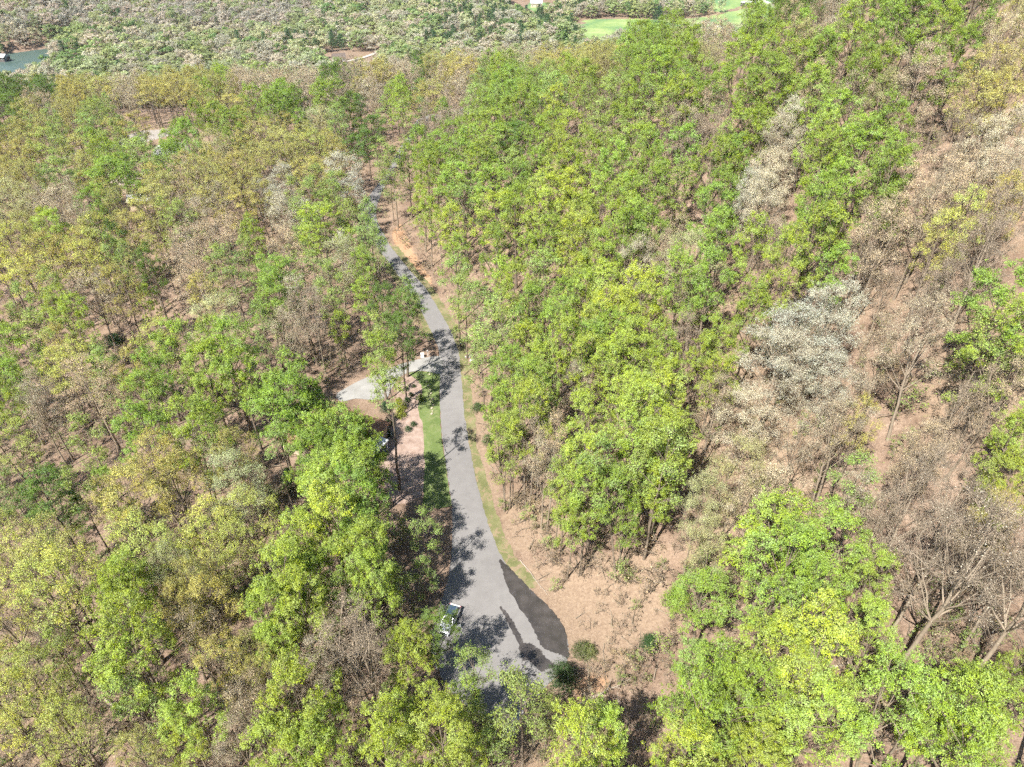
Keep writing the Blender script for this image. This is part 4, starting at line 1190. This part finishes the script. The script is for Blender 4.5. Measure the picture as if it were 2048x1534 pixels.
def mailbox(px, py, label, mat):
    x, y = at(px, py, 0)
    e = empty('mailbox', (x, y, .0), R(10))
    Box().box(-.06, .06, -.06, .06, -.2, 1.05).build('post', M_WHITE, e)
    b = Box(); k = 10; v = []
    for yy in (-.28, .28):
        v += [(-.13, yy, 1.05), (.13, yy, 1.05)] + [(.13 * math.cos(math.pi * i / 8), yy, 1.2 + .13 * math.sin(math.pi * i / 8)) for i in range(9)]
    n = 11
    b.poly(v, [tuple(range(n - 1, -1, -1)), tuple(range(n, 2 * n))] + [(i, (i + 1) % n, n + (i + 1) % n, n + i) for i in range(n)])
    b.build('box', mat, e)
    Box().box(.14, .16, -.05, .12, 1.15, 1.38).build('flag', M_RED, e)
    return tag(e, label, 'mailbox')
mailbox(856, 711, 'white mailbox on a post at the driveway mouth', M_WHITE)
def utility_box(px, py, label):
    x, y = at(px, py, 0)
    e = empty('utility_box', (x, y, 0), R(5))
    Box().box(-.35, .35, -.3, .3, -.1, .85, 0, .03).build('cabinet', M_WHITE, e)
    Box().box(-.4, .4, -.35, .35, .85, .93).build('lid', M_WHITE, e)
    Box().box(-.5, .5, -.45, .45, -.1, .06).build('base', M_CONC, e)
    return tag(e, label, 'utility box')
utility_box(845, 714, 'pale utility box beside the white mailbox')

# garden shrubs and wild bushes
def bush(px, py, h, r, tint, label, kind='garden_shrub', var=0, zz=None, cat='shrub', group=None):
    L = locate(px, py, h * .35)
    tm, cm, fm, H0, R0 = PROTO['bush'][var]
    e = empty(kind, (L[0], L[1], float(terrain(L[0], L[1]))), rnd.uniform(0, 6))
    e.scale = (r / R0, r / R0, h / H0)
    a = link('trunk', tm, e); a['btone'] = .2
    c = link('crown', cm, e); c['btone'] = .2; c['tint'] = list(tint)
    return tag(e, label, cat, group)
DK, LM = (.05, .105, .03), (.22, .33, .04)
bush(1353, 1200, 5.2, 2.0, LM, 'round lime green bush alone on the brown slope', 'wild_bush', 0)
bush(1298, 1287, 3.0, 1.35, DK, 'small dark round bush alone on the brown slope', 'wild_bush', 0)
bush(1126, 1352, 3.6, 2.2, (.06, .10, .03), 'broad dark bush at the wet edge of the turning circle', 'wild_bush', 0)
bush(1164, 1300, 2.2, 1.5, (.11, .13, .045), 'low olive bush above the turning circle bank', 'wild_bush', 1)
bush(1180, 1305, 1.6, 1.2, (.17, .19, .06), 'low pale bush beside the olive one above the turning circle', 'wild_bush', 1)
bush(955, 815, 2.0, 1.3, (.08, .13, .04), 'dark green bush on the right bank of the lane above the tree shadow', 'wild_bush', 1)
bush(975, 880, 2.0, 1.2, (.10, .17, .04), 'green bush on the right bank beside the tree shadow', 'wild_bush', 1)
bush(578, 966, 6.0, 1.5, (.09, .16, .05), 'young pine beside the tall pole-like trunk', 'young_pine', 0, cat='pine')
bush(842, 796, 1.6, .9, (.24, .32, .06), 'yellow-green shrub at the lawn edge beside the stone row', var=1)
bush(799, 811, 3.2, 1.4, (.30, .33, .03), 'tall yellow-green shrub in the mulch bed near the porch', var=0)
bush(801, 828, 2.0, 1.2, (.27, .31, .03), 'lower yellow-green shrub in the mulch bed near the porch', var=1)
for px, py, r, lb in ((812, 778, .7, 'dark shrub in the mulch bed nearest the driveway curve'), (822, 789, .6, 'dark shrub in the mulch bed beside the pale mulch path'), (828, 772, .5, 'small dark shrub at the upper rim of the mulch bed'),
                      (814, 800, .8, 'dark spreading shrub in the middle of the mulch bed'), (827, 848, .7, 'dark shrub alone on the lower mulch bed'), (816, 858, .8, 'lowest dark shrub on the mulch bed above the tree shadow'),
                      (778, 845, 1.0, 'dark shrub by the porch corner'), (776, 868, 1.0, 'dark shrub below the porch corner')):
    bush(px, py, r * 1.5, r, (.055, .10, .035), lb, var=1)
bush(770, 815, 2.6, 1.2, (.05, .11, .04), 'rounded dark evergreen by the white porch', var=0)
bush(229, 680, 3.0, 2.0, DK, 'dark evergreen bush under the trees left of the leaf-covered clearing', 'wild_bush', 0)
bush(1318, 32, 17, 6.0, (.04, .09, .035), 'lone dark tree standing in the green meadow', 'meadow_tree', 0, cat='tree')
bush(1483, 52, 7, 2.2, (.03, .06, .03), 'tiny black-green cedar at the meadow rim', 'meadow_cedar', 0, cat='tree')
bush(1240, 82, 9, 5.5, (.07, .15, .03), 'dark green tree between meadow and ridge', 'meadow_tree', 0, cat='tree')

# fallen logs
def log(a, b, r, label, za=0.0):
    L0, L1 = locate(a[0], a[1], r), locate(b[0], b[1], r)
    p = curve_pts((L0[0], L0[1], float(terrain(L0[0], L0[1])) + r * .7), (L1[0], L1[1], float(terrain(L1[0], L1[1])) + r * .8), 9, .015, int(a[0]))
    p[:, 2] = [float(terrain(q[0], q[1])) + r * .75 for q in p]
    g = Geo(); g.tube(p, np.linspace(r, r * .45, 9), 8)
    e = empty('fallen_log', p[0])
    o = link('stem', g.mesh('fallen_stem', [M_LOG], smooth=[0]), e); o.location = -Vector(p[0])
    g2 = Geo()
    for i in (4, 5, 6, 7):
        s = 1 if i % 2 else -1
        d = p[i + 1] - p[i]; nn = np.array([-d[1], d[0], .4]) * s; nn /= np.linalg.norm(nn)
        g2.tube([p[i], p[i] + nn * .5 + d * .3, p[i] + nn * 1.2 + d * .6], [r * .35, r * .25, .02], 4)
    o2 = link('branches', g2.mesh('fallen_branches', [M_LOG], smooth=[0]), e); o2.location = -Vector(p[0])
    return tag(e, label, 'log')
log((1140, 1414), (1262, 1358), .17, 'long thin fallen log on the slope below the orange clay')
log((1205, 1420), (1242, 1402), .13, 'short fallen log below the long thin one')
log((318, 655), (362, 651), .3, 'thick pale fallen log on the leaf-covered clearing')
log((1040, 1120), (1095, 1190), .08, 'thin fallen branch on the tan bank above the wet patch')
log((1660, 1335), (1700, 1325), .2, 'short fallen log between lime trees on the lower slope')
log((880, 410), (905, 395), .2, 'fallen log in the wood beside the upper lane')
log((212, 1398), (232, 1420), .28, 'pale fallen log near the lower left trees')

# ------------------------------------------------------------------ labels that single each tree out
MARKS = [('the silver car', 899, 1238), ('the wet patch', 1080, 1230), ('the white boulders', 1022, 1450), ('the driveway mouth', 862, 728), ('the brown-roofed house', 715, 840), ('the lawn', 862, 880),
         ('the round lime bush', 1353, 1200), ('the small dark bush', 1298, 1287), ('the clay bank', 825, 520), ('the upper road bend', 742, 405), ('the grey hipped roof', 340, 275), ('the small dusty roof', 240, 335),
         ('the green meadow', 1330, 55), ('the lake', 60, 125), ('the clay clearing', 325, 225), ('the long fallen log', 1200, 1386), ('the leaf-covered clearing', 290, 640), ('the far end of the lane', 870, 235),
         ('the broad cream tree', 1606, 678), ('the tall bare pole trunk', 580, 980), ('the farm shed', 1500, 9),
         ('the bottom right corner', 2048, 1534), ('the bottom left corner', 0, 1534), ('the top right corner', 2048, 0), ('the middle of the right edge', 2048, 767), ('the middle of the left edge', 0, 767),
         ('the middle of the bottom edge', 1024, 1534), ('the lower right edge', 2048, 1150), ('the upper right edge', 2048, 380), ('the lower left edge', 0, 1150), ('the upper left edge', 0, 400)]
RANK = ['nearest', 'second nearest', 'third nearest', 'fourth nearest', 'fifth nearest', 'sixth nearest', 'seventh nearest', 'eighth nearest']
by_kind = {}
for t in SINGLES: by_kind.setdefault(t['kind'], []).append(t)
for k, ts in by_kind.items():
    look = KIND[k][5]
    opts = []
    for mi, (nm, mx, my) in enumerate(MARKS):
        o = sorted(range(len(ts)), key=lambda i: (ts[i]['sx'] - mx) ** 2 + (ts[i]['sy'] - my) ** 2)
        for rk, i in enumerate(o[:60]):
            dist = math.hypot(ts[i]['sx'] - mx, ts[i]['sy'] - my)
            opts.append((rk + dist / 400 + (1.5 if mi > 20 else 0), rk, mi, i))
    opts.sort()
    done = {}
    for sc_, rk, mi, i in opts:
        if i in done: continue
        done[i] = (rk, mi)
    for i, t in enumerate(ts):
        rk, mi = done[i]
        ordn = RANK[rk] if rk < 8 else ['ninth', 'tenth', 'eleventh', 'twelfth', 'thirteenth', 'fourteenth', 'fifteenth', 'sixteenth', 'seventeenth', 'eighteenth', 'nineteenth', 'twentieth'][min(rk - 8, 11)] + ' nearest'
        lb = '%s, %s of its kind to %s' % (look, ordn, MARKS[mi][0])
        tag(t['obj'], lb, 'tree', 'trees of the wood around the lane')

# ------------------------------------------------------------------ the air over the valley
hz = Box(); hz.box(-3400, 3400, -400, 5400, -62, 118)
hm = bpy.data.materials.new('valley_air'); hm.use_nodes = True
ht = hm.node_tree; ht.nodes.clear()
ho = ht.nodes.new('ShaderNodeOutputMaterial'); hv = ht.nodes.new('ShaderNodeVolumePrincipled')
hv.inputs['Color'].default_value = (.86, .92, 1.0, 1); hv.inputs['Density'].default_value = .00004; hv.inputs['Anisotropy'].default_value = .2
ht.links.new(hv.outputs[0], ho.inputs['Volume'])
tag(hz.build('haze', hm), 'thin pale haze over the valley', 'haze', kind='stuff')
